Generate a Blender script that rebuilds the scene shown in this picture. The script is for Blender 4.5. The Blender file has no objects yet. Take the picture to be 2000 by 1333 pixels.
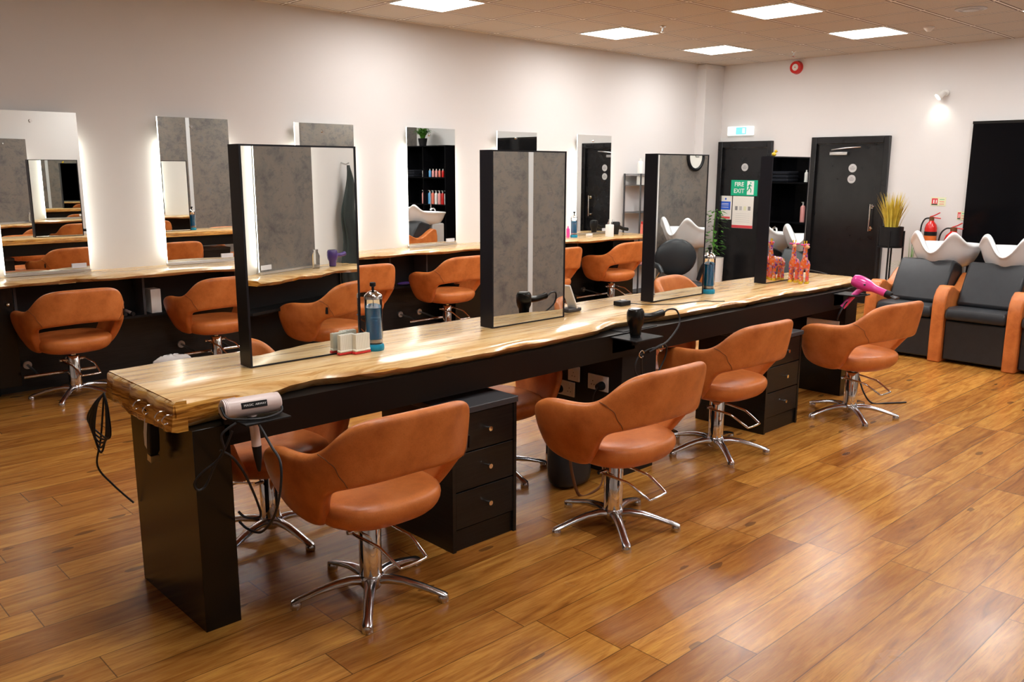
import bpy, bmesh, math, random
from mathutils import Vector, Matrix
random.seed(7)
sc = bpy.context.scene
COL = sc.collection
PI = math.pi
V = Vector
# ------------------------------------------------------------------ camera
cam_d = bpy.data.cameras.new('camera'); cam = bpy.data.objects.new('camera', cam_d); COL.objects.link(cam)
cam_d.sensor_width = 36; cam_d.lens = 1690/2000*36; cam_d.clip_start = .02; cam_d.clip_end = 60
rx = V((.72751855, -.68608216, .00283475)); dn = V((-.13167847, -.14368384, -.98082401)); fw = V((.67333316, .71319438, -.19487491))
M = Matrix.Identity(4)
for i in range(3):
    M[i][0] = rx[i]; M[i][1] = -dn[i]; M[i][2] = -fw[i]
M[0][3] = 0; M[1][3] = 0; M[2][3] = 1.65
cam.matrix_world = M
sc.camera = cam
# ------------------------------------------------------------------ world, exposure
w = bpy.data.worlds.new('world'); sc.world = w; w.use_nodes = True
w.node_tree.nodes['Background'].inputs[0].default_value = (.95, .97, 1, 1)
w.node_tree.nodes['Background'].inputs[1].default_value = .25
sc.view_settings.view_transform = 'Standard'; sc.view_settings.look = 'None'
sc.view_settings.exposure = 1.08; sc.view_settings.gamma = 1; sc.view_settings.use_curve_mapping = False
PANEL_STRENGTH = 13.0
LED_STRENGTH = 6.5
# ------------------------------------------------------------------ materials
def mat(name, col=(.8,.8,.8), rough=.5, metal=0, emit=None, es=0, trans=0, ior=1.45, coat=0, spec=.5, alpha=1):
    m = bpy.data.materials.new(name); m.use_nodes = True
    b = m.node_tree.nodes['Principled BSDF']
    b.inputs['Base Color'].default_value = (*col, 1); b.inputs['Roughness'].default_value = rough
    b.inputs['Metallic'].default_value = metal; b.inputs['Transmission Weight'].default_value = trans
    b.inputs['IOR'].default_value = ior; b.inputs['Coat Weight'].default_value = coat
    b.inputs['Specular IOR Level'].default_value = spec; b.inputs['Alpha'].default_value = alpha
    if emit:
        b.inputs['Emission Color'].default_value = (*emit, 1); b.inputs['Emission Strength'].default_value = es
    return m
class NT:
    def __init__(s, m): s.t = m.node_tree; s.b = s.t.nodes['Principled BSDF']
    def n(s, typ, **k):
        x = s.t.nodes.new(typ)
        for a, v in k.items(): setattr(x, a, v)
        return x
    def l(s, a, b): s.t.links.new(a, b)
    def val(s, sock, v):
        if isinstance(v, (int, float)): sock.default_value = v
        else: s.l(v, sock)
    def math(s, op, a, b=0.0, c=None):
        x = s.n('ShaderNodeMath', operation=op); s.val(x.inputs[0], a); s.val(x.inputs[1], b)
        if c is not None: s.val(x.inputs[2], c)
        return x.outputs[0]
    def comb(s, x, y, z):
        c = s.n('ShaderNodeCombineXYZ'); s.val(c.inputs[0], x); s.val(c.inputs[1], y); s.val(c.inputs[2], z); return c.outputs[0]
    def noise(s, vec, scale, detail=3, rough=.55, dist=0):
        x = s.n('ShaderNodeTexNoise'); s.l(vec, x.inputs['Vector']); x.inputs['Scale'].default_value = scale
        x.inputs['Detail'].default_value = detail; x.inputs['Roughness'].default_value = rough; x.inputs['Distortion'].default_value = dist
        return x.outputs['Fac']
    def ramp(s, fac, stops):
        r = s.n('ShaderNodeValToRGB'); s.l(fac, r.inputs[0]); e = r.color_ramp.elements
        while len(e) > 1: e.remove(e[-1])
        e[0].position = stops[0][0]; e[0].color = (*stops[0][1], 1)
        for p, c in stops[1:]:
            q = e.new(p); q.color = (*c, 1)
        return r.outputs[0]
    def mix(s, fac, a, b, mode='MIX'):
        x = s.n('ShaderNodeMix', data_type='RGBA', blend_type=mode)
        s.val(x.inputs[0], fac)
        for i, v in ((6, a), (7, b)):
            if isinstance(v, tuple): x.inputs[i].default_value = (*v, 1)
            else: s.l(v, x.inputs[i])
        return x.outputs[2]
    def bump(s, h, strength, dist=.01):
        x = s.n('ShaderNodeBump'); x.inputs['Strength'].default_value = strength; x.inputs['Distance'].default_value = dist
        s.l(h, x.inputs['Height']); s.l(x.outputs[0], s.b.inputs['Normal'])
    def pos(s):
        g = s.n('ShaderNodeNewGeometry'); q = s.n('ShaderNodeSeparateXYZ'); s.l(g.outputs['Position'], q.inputs[0])
        return g.outputs['Position'], q.outputs[0], q.outputs[1], q.outputs[2]
    def obj(s):
        g = s.n('ShaderNodeTexCoord'); q = s.n('ShaderNodeSeparateXYZ'); s.l(g.outputs['Object'], q.inputs[0])
        return g.outputs['Object'], q.outputs[0], q.outputs[1], q.outputs[2]

def m_floor():
    m = mat('laminate oak floor', rough=.2, coat=.0); t = NT(m); P, x, y, z = t.pos()
    W = .171
    v = t.math('DIVIDE', t.math('ADD', y, 10.055), W); row = t.math('FLOOR', v)
    wn = t.n('ShaderNodeTexWhiteNoise', noise_dimensions='1D'); t.l(row, wn.inputs['W'])
    u = t.math('DIVIDE', t.math('ADD', x, t.math('MULTIPLY', wn.outputs['Value'], 3.7)), 1.26); colm = t.math('FLOOR', u)
    wn2 = t.n('ShaderNodeTexWhiteNoise', noise_dimensions='2D'); t.l(t.comb(colm, row, 0), wn2.inputs['Vector'])
    r = wn2.outputs['Value']
    off = t.math('MULTIPLY', r, 37.0)
    gv = t.comb(t.math('MULTIPLY', x, 1.6), t.math('MULTIPLY', y, 14.0), off)
    g1 = t.noise(gv, 1.6, 6, .62, 1.1)
    g2 = t.noise(t.comb(t.math('MULTIPLY', x, 5.0), t.math('MULTIPLY', y, 90.0), off), 2.0, 4, .6, .3)
    g3 = t.noise(t.comb(t.math('MULTIPLY', x, 1.2), t.math('MULTIPLY', y, 5.0), off), 1.6, 3, .5, .6)
    c = t.ramp(g1, [(.24, (.20,.075,.014)), (.42, (.42,.18,.035)), (.56, (.56,.27,.058)), (.75, (.72,.40,.085))])
    c = t.mix(t.math('MULTIPLY', g3, .42), c, (.33,.095,.016))
    tint = t.ramp(r, [(0, (.70,.60,.52)), (.3, (.90,.84,.74)), (.6, (1,.99,.92)), (1, (1.15,1.14,1.05))])
    c = t.mix(1.0, c, tint, 'MULTIPLY')
    c = t.mix(t.math('MULTIPLY', t.math('SMOOTH_MIN', t.math('MAXIMUM', t.math('MULTIPLY', t.math('SUBTRACT', g2, .5), 5.0), 0.0), 1.0, .1), .42), c, (.16,.055,.012))
    vo = t.n('ShaderNodeTexVoronoi'); vo.inputs['Scale'].default_value = 1.0
    t.l(t.comb(t.math('MULTIPLY', x, 2.3), t.math('MULTIPLY', y, 6.0), off), vo.inputs['Vector'])
    k = t.math('LESS_THAN', t.math('ADD', vo.outputs['Distance'], t.math('MULTIPLY', g1, .12)), .165)
    c = t.mix(t.math('MULTIPLY', k, .6), c, (.05,.022,.01))
    fv = t.math('FRACT', v); fu = t.math('FRACT', u)
    s1 = t.math('LESS_THAN', t.math('MINIMUM', fv, t.math('SUBTRACT', 1.0, fv)), .011)
    s2 = t.math('LESS_THAN', t.math('MINIMUM', fu, t.math('SUBTRACT', 1.0, fu)), .0016)
    s = t.math('MAXIMUM', s1, s2)
    c = t.mix(t.math('MULTIPLY', s, .7), c, (.035,.015,.006))
    t.l(c, t.b.inputs['Base Color'])
    rr = t.math('ADD', t.math('MULTIPLY', t.noise(P, 3.0, 3), .16), .16); t.l(rr, t.b.inputs['Roughness'])
    t.bump(t.math('SUBTRACT', g2, s), .06, .004)
    return m
def m_slab(name='live edge wood', dark=1.0):
    m = mat(name, rough=.27, coat=.5); m.node_tree.nodes['Principled BSDF'].inputs['Coat Roughness'].default_value = .16; t = NT(m); P, x, y, z = t.pos()
    b = t.math('DIVIDE', t.math('ADD', y, 20.0), .213); brd = t.math('FLOOR', b)
    g1 = t.noise(t.comb(t.math('MULTIPLY', x, 1.1), t.math('MULTIPLY', y, 11.0), t.math('MULTIPLY', brd, 3.3)), 1.8, 6, .6, 1.4)
    g2 = t.noise(t.comb(t.math('MULTIPLY', x, 6.0), t.math('MULTIPLY', y, 70.0), z), 2.0, 3, .6)
    c = t.ramp(g1, [(.25, (.30,.115,.028)), (.38, (.58,.31,.10)), (.5, (.76,.50,.22)), (.75, (.84,.62,.33))])
    c = t.mix(t.math('MULTIPLY', t.math('GREATER_THAN', g2, .64), .35), c, (.25,.11,.03))
    nz = t.n('ShaderNodeNewGeometry'); q = t.n('ShaderNodeSeparateXYZ'); t.l(nz.outputs['Normal'], q.inputs[0])
    side = t.math('LESS_THAN', t.math('ABSOLUTE', q.outputs[2]), .6)
    ge = t.noise(t.comb(t.math('MULTIPLY', x, 3.0), t.math('MULTIPLY', y, 3.0), t.math('MULTIPLY', z, 60.0)), 1.5, 5, .65, .8)
    ce = t.ramp(ge, [(.32, (.12,.038,.006)), (.45, (.46,.18,.022)), (.58, (.78,.40,.075)), (.8, (.90,.56,.16))])
    c = t.mix(side, c, ce)
    fb = t.math('FRACT', b)
    s = t.math('MULTIPLY', t.math('LESS_THAN', t.math('MINIMUM', fb, t.math('SUBTRACT', 1.0, fb)), .012), t.math('SUBTRACT', 1.0, side))
    c = t.mix(t.math('MULTIPLY', s, .75), c, (.10,.04,.012))
    t.l(c, t.b.inputs['Base Color']); t.bump(g2, .05, .003)
    return m
def m_noisy(name, c1, c2, scale, rough=.5, bump=0, detail=4, **k):
    m = mat(name, c1, rough, **k); t = NT(m); P, x, y, z = t.obj()
    g = t.noise(P, scale, detail); t.l(t.ramp(g, [(.3, c1), (.7, c2)]), t.b.inputs['Base Color'])
    if bump: t.bump(t.noise(P, scale*12, 2), bump, .002)
    return m
def m_leather():
    m = mat('tan leather', rough=.38); t = NT(m); P, x, y, z = t.obj()
    g = t.noise(P, 9, 5, .6); g2 = t.noise(P, 260, 2, .6)
    c = t.ramp(g, [(.3, (.45,.122,.025)), (.52, (.60,.182,.042)), (.75, (.68,.235,.068))])
    c = t.mix(t.math('MULTIPLY', t.math('GREATER_THAN', g2, .6), .22), c, (.24,.05,.012))
    t.l(c, t.b.inputs['Base Color']); t.bump(g2, .22, .0015); return m
def m_concrete():
    m = mat('grey distressed panel', rough=.35); t = NT(m); P, x, y, z = t.pos()
    a = t.noise(t.comb(t.math('MULTIPLY', x, 1), t.math('MULTIPLY', y, 1), t.math('MULTIPLY', z, 1.0)), 4.5, 8, .75, .3)
    b = t.noise(t.comb(t.math('MULTIPLY', x, 1), y, t.math('MULTIPLY', z, 1.5)), 13, 5, .75)
    c = t.ramp(a, [(.3, (.085,.080,.083)), (.46, (.175,.160,.145)), (.56, (.215,.185,.155)), (.7, (.16,.160,.165))])
    c = t.mix(t.math('MULTIPLY', t.math('GREATER_THAN', b, .57), .38), c, (.085,.084,.095))
    t.l(c, t.b.inputs['Base Color']); return m
def m_wall(name, c):
    m = mat(name, c, .75, spec=.25); t = NT(m); P, x, y, z = t.pos(); t.bump(t.noise(P, 160, 2), .05, .002); return m
def m_ceil():
    m = mat('ceiling tile', (.72,.68,.63), .85, spec=.1); t = NT(m); P, x, y, z = t.pos()
    T = .607
    fx = t.math('FRACT', t.math('DIVIDE', t.math('ADD', x, 20*T-9.46), T)); fy = t.math('FRACT', t.math('DIVIDE', t.math('ADD', y, 20*T-6.45), T))
    mx = t.math('MINIMUM', fx, t.math('SUBTRACT', 1.0, fx)); my = t.math('MINIMUM', fy, t.math('SUBTRACT', 1.0, fy)); d = t.math('MINIMUM', mx, my)
    g = t.noise(P, 120, 2, .7)
    c = t.ramp(g, [(.35, (.50,.44,.38)), (.55, (.60,.54,.47))])
    c = t.mix(t.math('LESS_THAN', d, .022), c, (.86,.83,.78))
    c = t.mix(t.math('LESS_THAN', t.math('ABSOLUTE', t.math('SUBTRACT', d, .029)), .010), c, (.10,.07,.05))  # shade line beside the tees, painted into the tile colour
    t.l(c, t.b.inputs['Base Color']); t.bump(t.math('GREATER_THAN', d, .021), .4, .004); return m
def m_blackwood():
    m = mat('black woodgrain', (.012,.011,.011), .38); t = NT(m); P, x, y, z = t.pos()
    g = t.noise(t.comb(t.math('MULTIPLY', x, 3), t.math('MULTIPLY', y, 3), t.math('MULTIPLY', z, 90)), 2, 4, .6, .5)
    t.l(t.ramp(g, [(.35, (.004,.0035,.0035)), (.65, (.013,.012,.011))]), t.b.inputs['Base Color']); t.bump(g, .12, .002); return m
def m_giraffe():
    m = mat('painted floral glaze', rough=.2, coat=.5); t = NT(m); P, x, y, z = t.obj()
    vo = t.n('ShaderNodeTexVoronoi'); vo.inputs['Scale'].default_value = 75; t.l(P, vo.inputs['Vector'])
    wn = t.n('ShaderNodeTexWhiteNoise', noise_dimensions='3D'); t.l(vo.outputs['Position'], wn.inputs['Vector'])
    c = t.ramp(wn.outputs['Value'], [(0, (.85,.12,.02)), (.35, (.88,.25,.05)), (.55, (.85,.10,.12)), (.74, (.85,.50,.42)), (.92, (.22,.05,.38))])
    
    t.l(c, t.b.inputs['Base Color']); return m
MT = {}
MT['floor'] = m_floor(); MT['slab'] = m_slab(); MT['leather'] = m_leather(); MT['grey'] = m_concrete()
MT['wall'] = m_wall('cream wall paint', (.69,.675,.665)); MT['ceil'] = m_ceil(); MT['blackwood'] = m_blackwood()
MT['giraffe'] = m_giraffe()
MT['black'] = mat('black lacquer', (.007,.006,.005), .22, spec=.4)
MT['apron'] = mat('black apron board', (.006,.005,.0045), .4, spec=.25)
MT['blackmatt'] = mat('matt black', (.009,.009,.010), .5, spec=.3)
MT['gloss'] = mat('gloss black panel', (.004,.004,.005), .06, spec=.2)
MT['doorblack'] = m_noisy('black door paint', (.008,.008,.009), (.012,.012,.013), 8, .19, .04, spec=.36)
MT['framebl'] = mat('mirror frame black', (.010,.010,.014), .32, spec=.35)
MT['mirror'] = mat('mirror glass', (.86,.88,.86), .0, 1)
MT['mirroredge'] = mat('mirror edge', (.6,.75,.7), .1, .6)
MT['chrome'] = mat('chrome', (.78,.77,.76), .07, 1)
MT['alu'] = mat('polished aluminium', (.62,.62,.64), .2, 1)
MT['steel'] = mat('brushed steel', (.55,.55,.55), .3, 1)
MT['white'] = mat('white plastic', (.78,.77,.74), .35)
MT['whiteglaze'] = mat('white ceramic', (.82,.83,.84), .1, coat=.4)
MT['blacklea'] = m_noisy('charcoal vinyl', (.018,.021,.025), (.024,.028,.033), 12, .36, .05)
MT['rubber'] = mat('black cable', (.012,.012,.014), .45)
MT['panel'] = mat('led panel', (1,1,1), .5, emit=(1,.985,.965), es=PANEL_STRENGTH)
MT['led'] = mat('led strip', (1,1,1), .5, emit=(1,.97,.84), es=LED_STRENGTH)
MT['red'] = mat('red enamel', (.62,.015,.012), .22, coat=.4)
MT['redp'] = mat('red plastic', (.65,.03,.03), .4)
MT['orange'] = mat('orange label', (.75,.17,.03), .5)
MT['pink'] = mat('hot pink plastic', (.80,.07,.36), .22, coat=.4)
MT['rose'] = mat('champagne plastic', (.74,.60,.56), .3)
MT['purple'] = mat('purple plastic', (.075,.04,.20), .25, coat=.3)
MT['glass'] = mat('clear glass', (.95,.98,1), .02, trans=1, ior=1.45)
MT['blueliq'] = mat('blue disinfectant', (.0,.17,.36), .05, spec=.5, coat=.5)
MT['blueglass'] = mat('blue glass', (.03,.38,.62), .08, trans=.4, ior=1.3)
MT['yellow'] = mat('yellow glaze', (.75,.50,.03), .25)
MT['green'] = mat('sign green', (.0,.42,.22), .4)
MT['bluesign'] = mat('sign blue', (.03,.12,.65), .4)
MT['paper'] = mat('paper', (.80,.79,.74), .6)
MT['redpap'] = mat('sign red', (.68,.06,.08), .5)
MT['lum'] = mat('photoluminescent board', (.72,.74,.50), .5)
MT['greytext'] = mat('grey print', (.25,.25,.26), .6)
MT['lgrey'] = mat('light grey plastic', (.50,.50,.50), .45)
MT['dgrey'] = mat('dark grey plastic', (.05,.05,.055), .4)
MT['leaf'] = m_noisy('leaf green', (.03,.13,.015), (.10,.30,.03), 14, .4)
MT['leafpale'] = m_noisy('variegated leaf', (.12,.22,.05), (.42,.48,.20), 25, .45)
MT['grass'] = m_noisy('yellow grass', (.50,.33,.02), (.75,.62,.10), 10, .5)
MT['cape'] = m_noisy('dark green cape', (.008,.014,.013), (.016,.026,.024), 5, .5)
MT['bristle'] = mat('ivory bristle', (.90,.88,.78), .7)
MT['exitlit'] = mat('lit sign', (.8,.8,.8), .5, emit=(.88,1,.95), es=.35)
MT['exitblue'] = mat('lit pictogram', (.2,.6,.7), .5, emit=(.15,.65,.75), es=.3)
MT['bulb'] = mat('bulb', (1,1,1), .5, emit=(1,.98,.9), es=14)
MT['brown'] = mat('brown strap', (.16,.06,.02), .5)
MT['film'] = mat('clear film', (.9,.9,.9), .15, trans=.55, ior=1.1)
MT['navy'] = mat('navy towel', (.005,.006,.012), .9)
MT['cube'] = mat('tag white', (.74,.74,.78), .4)
MT['text'] = mat('print white', (.85,.88,.86), .5)
MT['textblue'] = mat('print pale blue', (.10,.42,.75), .5)
MT['red_pr'] = mat('coral bottle', (.78,.18,.12), .3)
MT['pink_pr'] = mat('pink bottle', (.80,.35,.33), .3)
MT['blue_pr'] = mat('blue bottle', (.12,.40,.75), .3)
# ------------------------------------------------------------------ mesh builder
class MB:
    def __init__(s): s.v = []; s.f = []
    def add(s, vs, fs):
        o = len(s.v); s.v += [V(p) for p in vs]; s.f += [tuple(i+o for i in f) for f in fs]; return s
    def box(s, x0, x1, y0, y1, z0, z1, M=None):
        vs = [V((x, y, z)) for x in (x0, x1) for y in (y0, y1) for z in (z0, z1)]
        if M: vs = [M @ p for p in vs]
        return s.add(vs, [(0,1,3,2),(4,6,7,5),(0,4,5,1),(2,3,7,6),(0,2,6,4),(1,5,7,3)])
    def loft(s, rings, cap=True, close=True):
        n = len(rings[0]); o = len(s.v); vs = [p for r in rings for p in r]; fs = []
        for i in range(len(rings)-1):
            for j in range(n if close else n-1):
                a = i*n+j; b = i*n+(j+1) % n; fs.append((a, b, b+n, a+n))
        if cap: fs.append(tuple(range(n-1, -1, -1))); fs.append(tuple((len(rings)-1)*n+j for j in range(n)))
        return s.add(vs, fs)
    def tube(s, pts, r, seg=10, smooth=0, flat=1.0):
        pts = [V(p) for p in pts]
        if smooth: pts = catmull(pts, smooth)
        rr = r if isinstance(r, (list, tuple)) else None
        rings = []; up = None
        for i, p in enumerate(pts):
            d = (pts[min(i+1, len(pts)-1)]-pts[max(i-1, 0)]).normalized()
            if up is None:
                up = V((0,0,1)) if abs(d.z) < .9 else V((1,0,0))
            a = d.cross(up).normalized(); b = a.cross(d).normalized(); up = b
            if rr:
                t = i/(len(pts)-1)*(len(rr)-1); k = min(int(t), len(rr)-2); q = rr[k]+(rr[k+1]-rr[k])*(t-k)
            else: q = r
            rings.append([p+a*q*math.cos(2*PI*j/seg)+b*q*flat*math.sin(2*PI*j/seg) for j in range(seg)])
        return s.loft(rings)
    def cyl(s, p0, p1, r0, r1=None, seg=24): return s.tube([p0, p1], [r0, r0 if r1 is None else r1], seg)
    def lathe(s, prof, c=(0,0,0), seg=28, M=None, sx=1, sy=1):
        rings = []
        for r, z in prof:
            ring = [V((r*sx*math.cos(2*PI*j/seg), r*sy*math.sin(2*PI*j/seg), z)) for j in range(seg)]
            if M: ring = [M @ p for p in ring]
            rings.append([p+V(c) for p in ring])
        return s.loft(rings)
    def prism(s, poly, a0, a1, axis='y'):
        f = {'y': lambda p, a: (p[0], a, p[1]), 'x': lambda p, a: (a, p[0], p[1]), 'z': lambda p, a: (p[0], p[1], a)}[axis]
        return s.loft([[V(f(p, a0)) for p in poly], [V(f(p, a1)) for p in poly]])
    def ell(s, c, rx_, ry_, rz_, seg=20, rings=12, M=None):
        pr = []
        for i in range(rings+1):
            t = -PI/2+PI*i/rings; r = max(math.cos(t), .02); z = math.sin(t)
            ring = [V((rx_*r*math.cos(2*PI*j/seg), ry_*r*math.sin(2*PI*j/seg), rz_*z)) for j in range(seg)]
            if M: ring = [M @ p for p in ring]
            pr.append([p+V(c) for p in ring])
        return s.loft(pr)
    def build(s, name, m, parent=None, angle=40, bevel=0, sub=0, smooth=True, fix=True, local=False, solid=0):
        me = bpy.data.meshes.new(name)
        vs = s.v
        if parent is not None and not local:
            o = WL[parent.name]; vs = [p-o for p in vs]
        me.from_pydata([tuple(p) for p in vs], [], s.f); me.validate()
        if fix:
            bm = bmesh.new(); bm.from_mesh(me); bmesh.ops.recalc_face_normals(bm, faces=bm.faces); bm.to_mesh(me); bm.free()
        if smooth:
            for p in me.polygons: p.use_smooth = True
            if not sub: me.set_sharp_from_angle(angle=math.radians(angle))
        me.materials.append(MT[m] if isinstance(m, str) else m)
        ob = bpy.data.objects.new(name, me); COL.objects.link(ob)
        WL[ob.name] = V((0,0,0)) if parent is None else WL[parent.name].copy()
        if parent is not None: ob.parent = parent
        if solid:
            q = ob.modifiers.new('solid', 'SOLIDIFY'); q.thickness = solid; q.offset = 0
        if bevel:
            q = ob.modifiers.new('bevel', 'BEVEL'); q.width = bevel; q.segments = 2; q.limit_method = 'ANGLE'; q.angle_limit = math.radians(50)
        if sub:
            q = ob.modifiers.new('sub', 'SUBSURF'); q.levels = sub; q.render_levels = sub
        return ob
WL = {}
def catmull(P, n):
    out = []
    for i in range(len(P)-1):
        a = P[max(i-1, 0)]; b = P[i]; c = P[i+1]; d = P[min(i+2, len(P)-1)]
        for k in range(n):
            t = k/n
            out.append(.5*((2*b)+(c-a)*t+(2*a-5*b+4*c-d)*t*t+(3*b-a-3*c+d)*t**3))
    out.append(P[-1]); return out
def tag(o, label, cat, group=None):
    o['label'] = label; o['category'] = cat
    if group: o['group'] = group
    return o
def thing(name, label, cat, loc=(0,0,0), rz=0, group=None):
    o = bpy.data.objects.new(name, None); COL.objects.link(o); o.empty_display_size = .05
    o.location = loc; o.rotation_euler = (0, 0, rz); WL[o.name] = V(loc)
    return tag(o, label, cat, group)
def struct(o): o['kind'] = 'structure'; return o
def copy_tree(o, parent=None):
    c = o.copy(); COL.objects.link(c)
    if parent is not None: c.parent = parent
    for ch in [x for x in KIDS(o)]: copy_tree(ch, c)
    return c
def KIDS(o): return [x for x in bpy.data.objects if x.parent == o]
def dup(root, loc, rz, label, group=None):
    r = copy_tree(root); r.location = loc; r.rotation_euler = (0, 0, rz); r['label'] = label
    if group: r['group'] = group
    WL[r.name] = V(loc)
    return r
def text(body, size, m, parent, at, ex, ey, name='lettering', bold=0, align='CENTER'):
    c = bpy.data.curves.new('t', 'FONT'); c.body = body; c.size = size; c.extrude = .0004; c.offset = bold; c.align_x = align; c.align_y = 'CENTER'; c.resolution_u = 3
    o = bpy.data.objects.new('t', c); COL.objects.link(o); dg = bpy.context.evaluated_depsgraph_get(); dg.update()
    me = bpy.data.meshes.new_from_object(o.evaluated_get(dg)); bpy.data.objects.remove(o)
    ex = V(ex).normalized(); ey = V(ey).normalized(); ez = ex.cross(ey); off = V(at)-(WL[parent.name] if parent else V((0,0,0)))
    for v in me.vertices: v.co = off+ex*v.co.x+ey*v.co.y+ez*v.co.z
    me.materials.clear(); me.materials.append(MT[m]); ob = bpy.data.objects.new(name, me); COL.objects.link(ob)
    if parent: ob.parent = parent
    return ob
# ------------------------------------------------------------------ room shell
YW, XF, ZC, ZT = 7.17, 10.64, 3.05, .865
XB, YR = -3.4, -1.7
struct(MB().box(XB-.1, XF+.1, YR-.1, YW+.1, -.1, 0).build('floor', 'floor'))
struct(MB().box(XB-.1, XF+.1, YR-.1, YW+.1, ZC, ZC+.1).build('ceiling', 'ceil'))
struct(MB().box(XB-.1, XF+.1, YW, YW+.1, 0, ZC).build('wall_left', 'wall'))
struct(MB().box(XF, XF+.1, YR-.1, YW, 0, ZC).build('wall_far', 'wall'))
struct(MB().box(XB-.1, XB, YR-.1, YW, 0, ZC).build('wall_back', 'wall'))
struct(MB().box(XB, 4.95, YR-.1, YR, 0, ZC).build('wall_right', 'wall'))
struct(MB().box(4.95, XF, -.3, .19, 0, ZC).build('wall_right_block', 'wall'))
struct(MB().box(4.951, XF-.001, .19, .205, 0.08, 2.75).build('trim_1', 'grey'))
struct(MB().box(6.0, 6.06, .205, .215, 0.08, 2.75).build('trim_2', mat('silver trim', (.72,.74,.76), .35, .2)))
struct(MB().box(7.82, 8.02, .205, .25, 0, ZC).build('trim_3', 'wall'))
struct(MB().box(XF-.42, XF, YW-.14, YW, 0, ZC).build('trim_4', 'wall'))
struct(MB().box(XF-.43, XF, YW-.15, YW, ZC-.07, ZC-.001).build('trim_5', 'wall', bevel=.01))
# angled partition on the right (only seen in the mirrors)
PD = V((.943, -.332, 0)); PN = V((.332, .943, 0)); P0 = V((2.66, .405, 0))
PM = Matrix(((PD.x, PN.x, 0, P0.x), (PD.y, PN.y, 0, P0.y), (0, 0, 1, 0), (0, 0, 0, 1)))   # s along, t out into the room
struct(MB().box(0, 2.43, -.1, 0, 0, ZC, PM).build('wall_right_partition', 'wall'))
struct(MB().box(4.9, 4.95, YR, -.36, 0, ZC).build('wall_right_return', 'wall'))
# ceiling lights
def clight(x, y, label):
    t = thing('ceiling_light', label, 'ceiling light', (x, y, ZC), 0, 'square recessed ceiling panel lights')
    MB().box(x-.288, x+.288, y-.288, y+.288, ZC-.004, ZC-.001).build('diffuser', 'panel', t)
    f = MB()
    for a in ((-.303,.303,-.303,-.287), (-.303,.303,.287,.303), (-.303,-.287,-.287,.287), (.287,.303,-.287,.287)):
        f.box(x+a[0], x+a[1], y+a[2], y+a[3], ZC-.008, ZC-.001)
    f.build('frame', 'white', t)
T = .607
LX = [9.46-T*(.5+k) for k in (0, 3, 7, 12)]; LY = [6.45-T*(.5+k) for k in (0, 3, 6, 9)]
lab = {(0,0): 'lit square ceiling panel furthest from us, nearest the room corner', (0,1): 'lit square ceiling panel above the right door, rightmost in the photo',
       (1,0): 'lit square ceiling panel above the tall mirror with grey reflections', (1,1): 'lit square ceiling panel cut by the top edge, above the island end',
       (2,0): 'lit square ceiling panel cropped at the top left, closest to the left wall'}
for i, x in enumerate(LX):
    for j, y in enumerate(LY):
        if (i, j) == (3, 0): continue
        clight(x, y, lab.get((i, j), 'lit square ceiling panel outside the photo'))
def sprinkler(x, y, label):
    t = thing('sprinkler', label, 'sprinkler', (x, y, ZC), 0, 'ceiling sprinkler heads')
    MB().lathe([(.03, ZC-.004), (.028, ZC-.008), (.01, ZC-.012), (.008, ZC-.04), (.004, ZC-.055)], (x, y, 0), 16).build('head', 'chrome', t)
    MB().lathe([(.018, ZC-.056), (.018, ZC-.059)], (x, y, 0), 16).build('deflector', 'chrome', t)
sprinkler(7.296, 5.555, 'small chrome sprinkler between two lit ceiling panels')
sprinkler(9.929, 5.593, 'small chrome sprinkler near the far wall above the red alarm')
t = thing('ceiling_vent', 'round white ceiling vent near the top right corner', 'vent', (8.456, 3.082, ZC))
MB().lathe([(.13, ZC-.001), (.13, ZC-.008), (.10, ZC-.014), (.095, ZC-.006), (.07, ZC-.006), (.065, ZC-.018), (.002, ZC-.02)], (8.456, 3.082, 0), 32).build('grille', 'lgrey', t)
t = thing('smoke_detector', 'small white smoke detector on the ceiling by the right wall panel', 'smoke detector', (9.204, 3.733, ZC))
MB().lathe([(.05, ZC-.001), (.05, ZC-.015), (.035, ZC-.03), (.02, ZC-.045), (.002, ZC-.046)], (9.204, 3.733, 0), 24).build('body', 'white', t)
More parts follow.
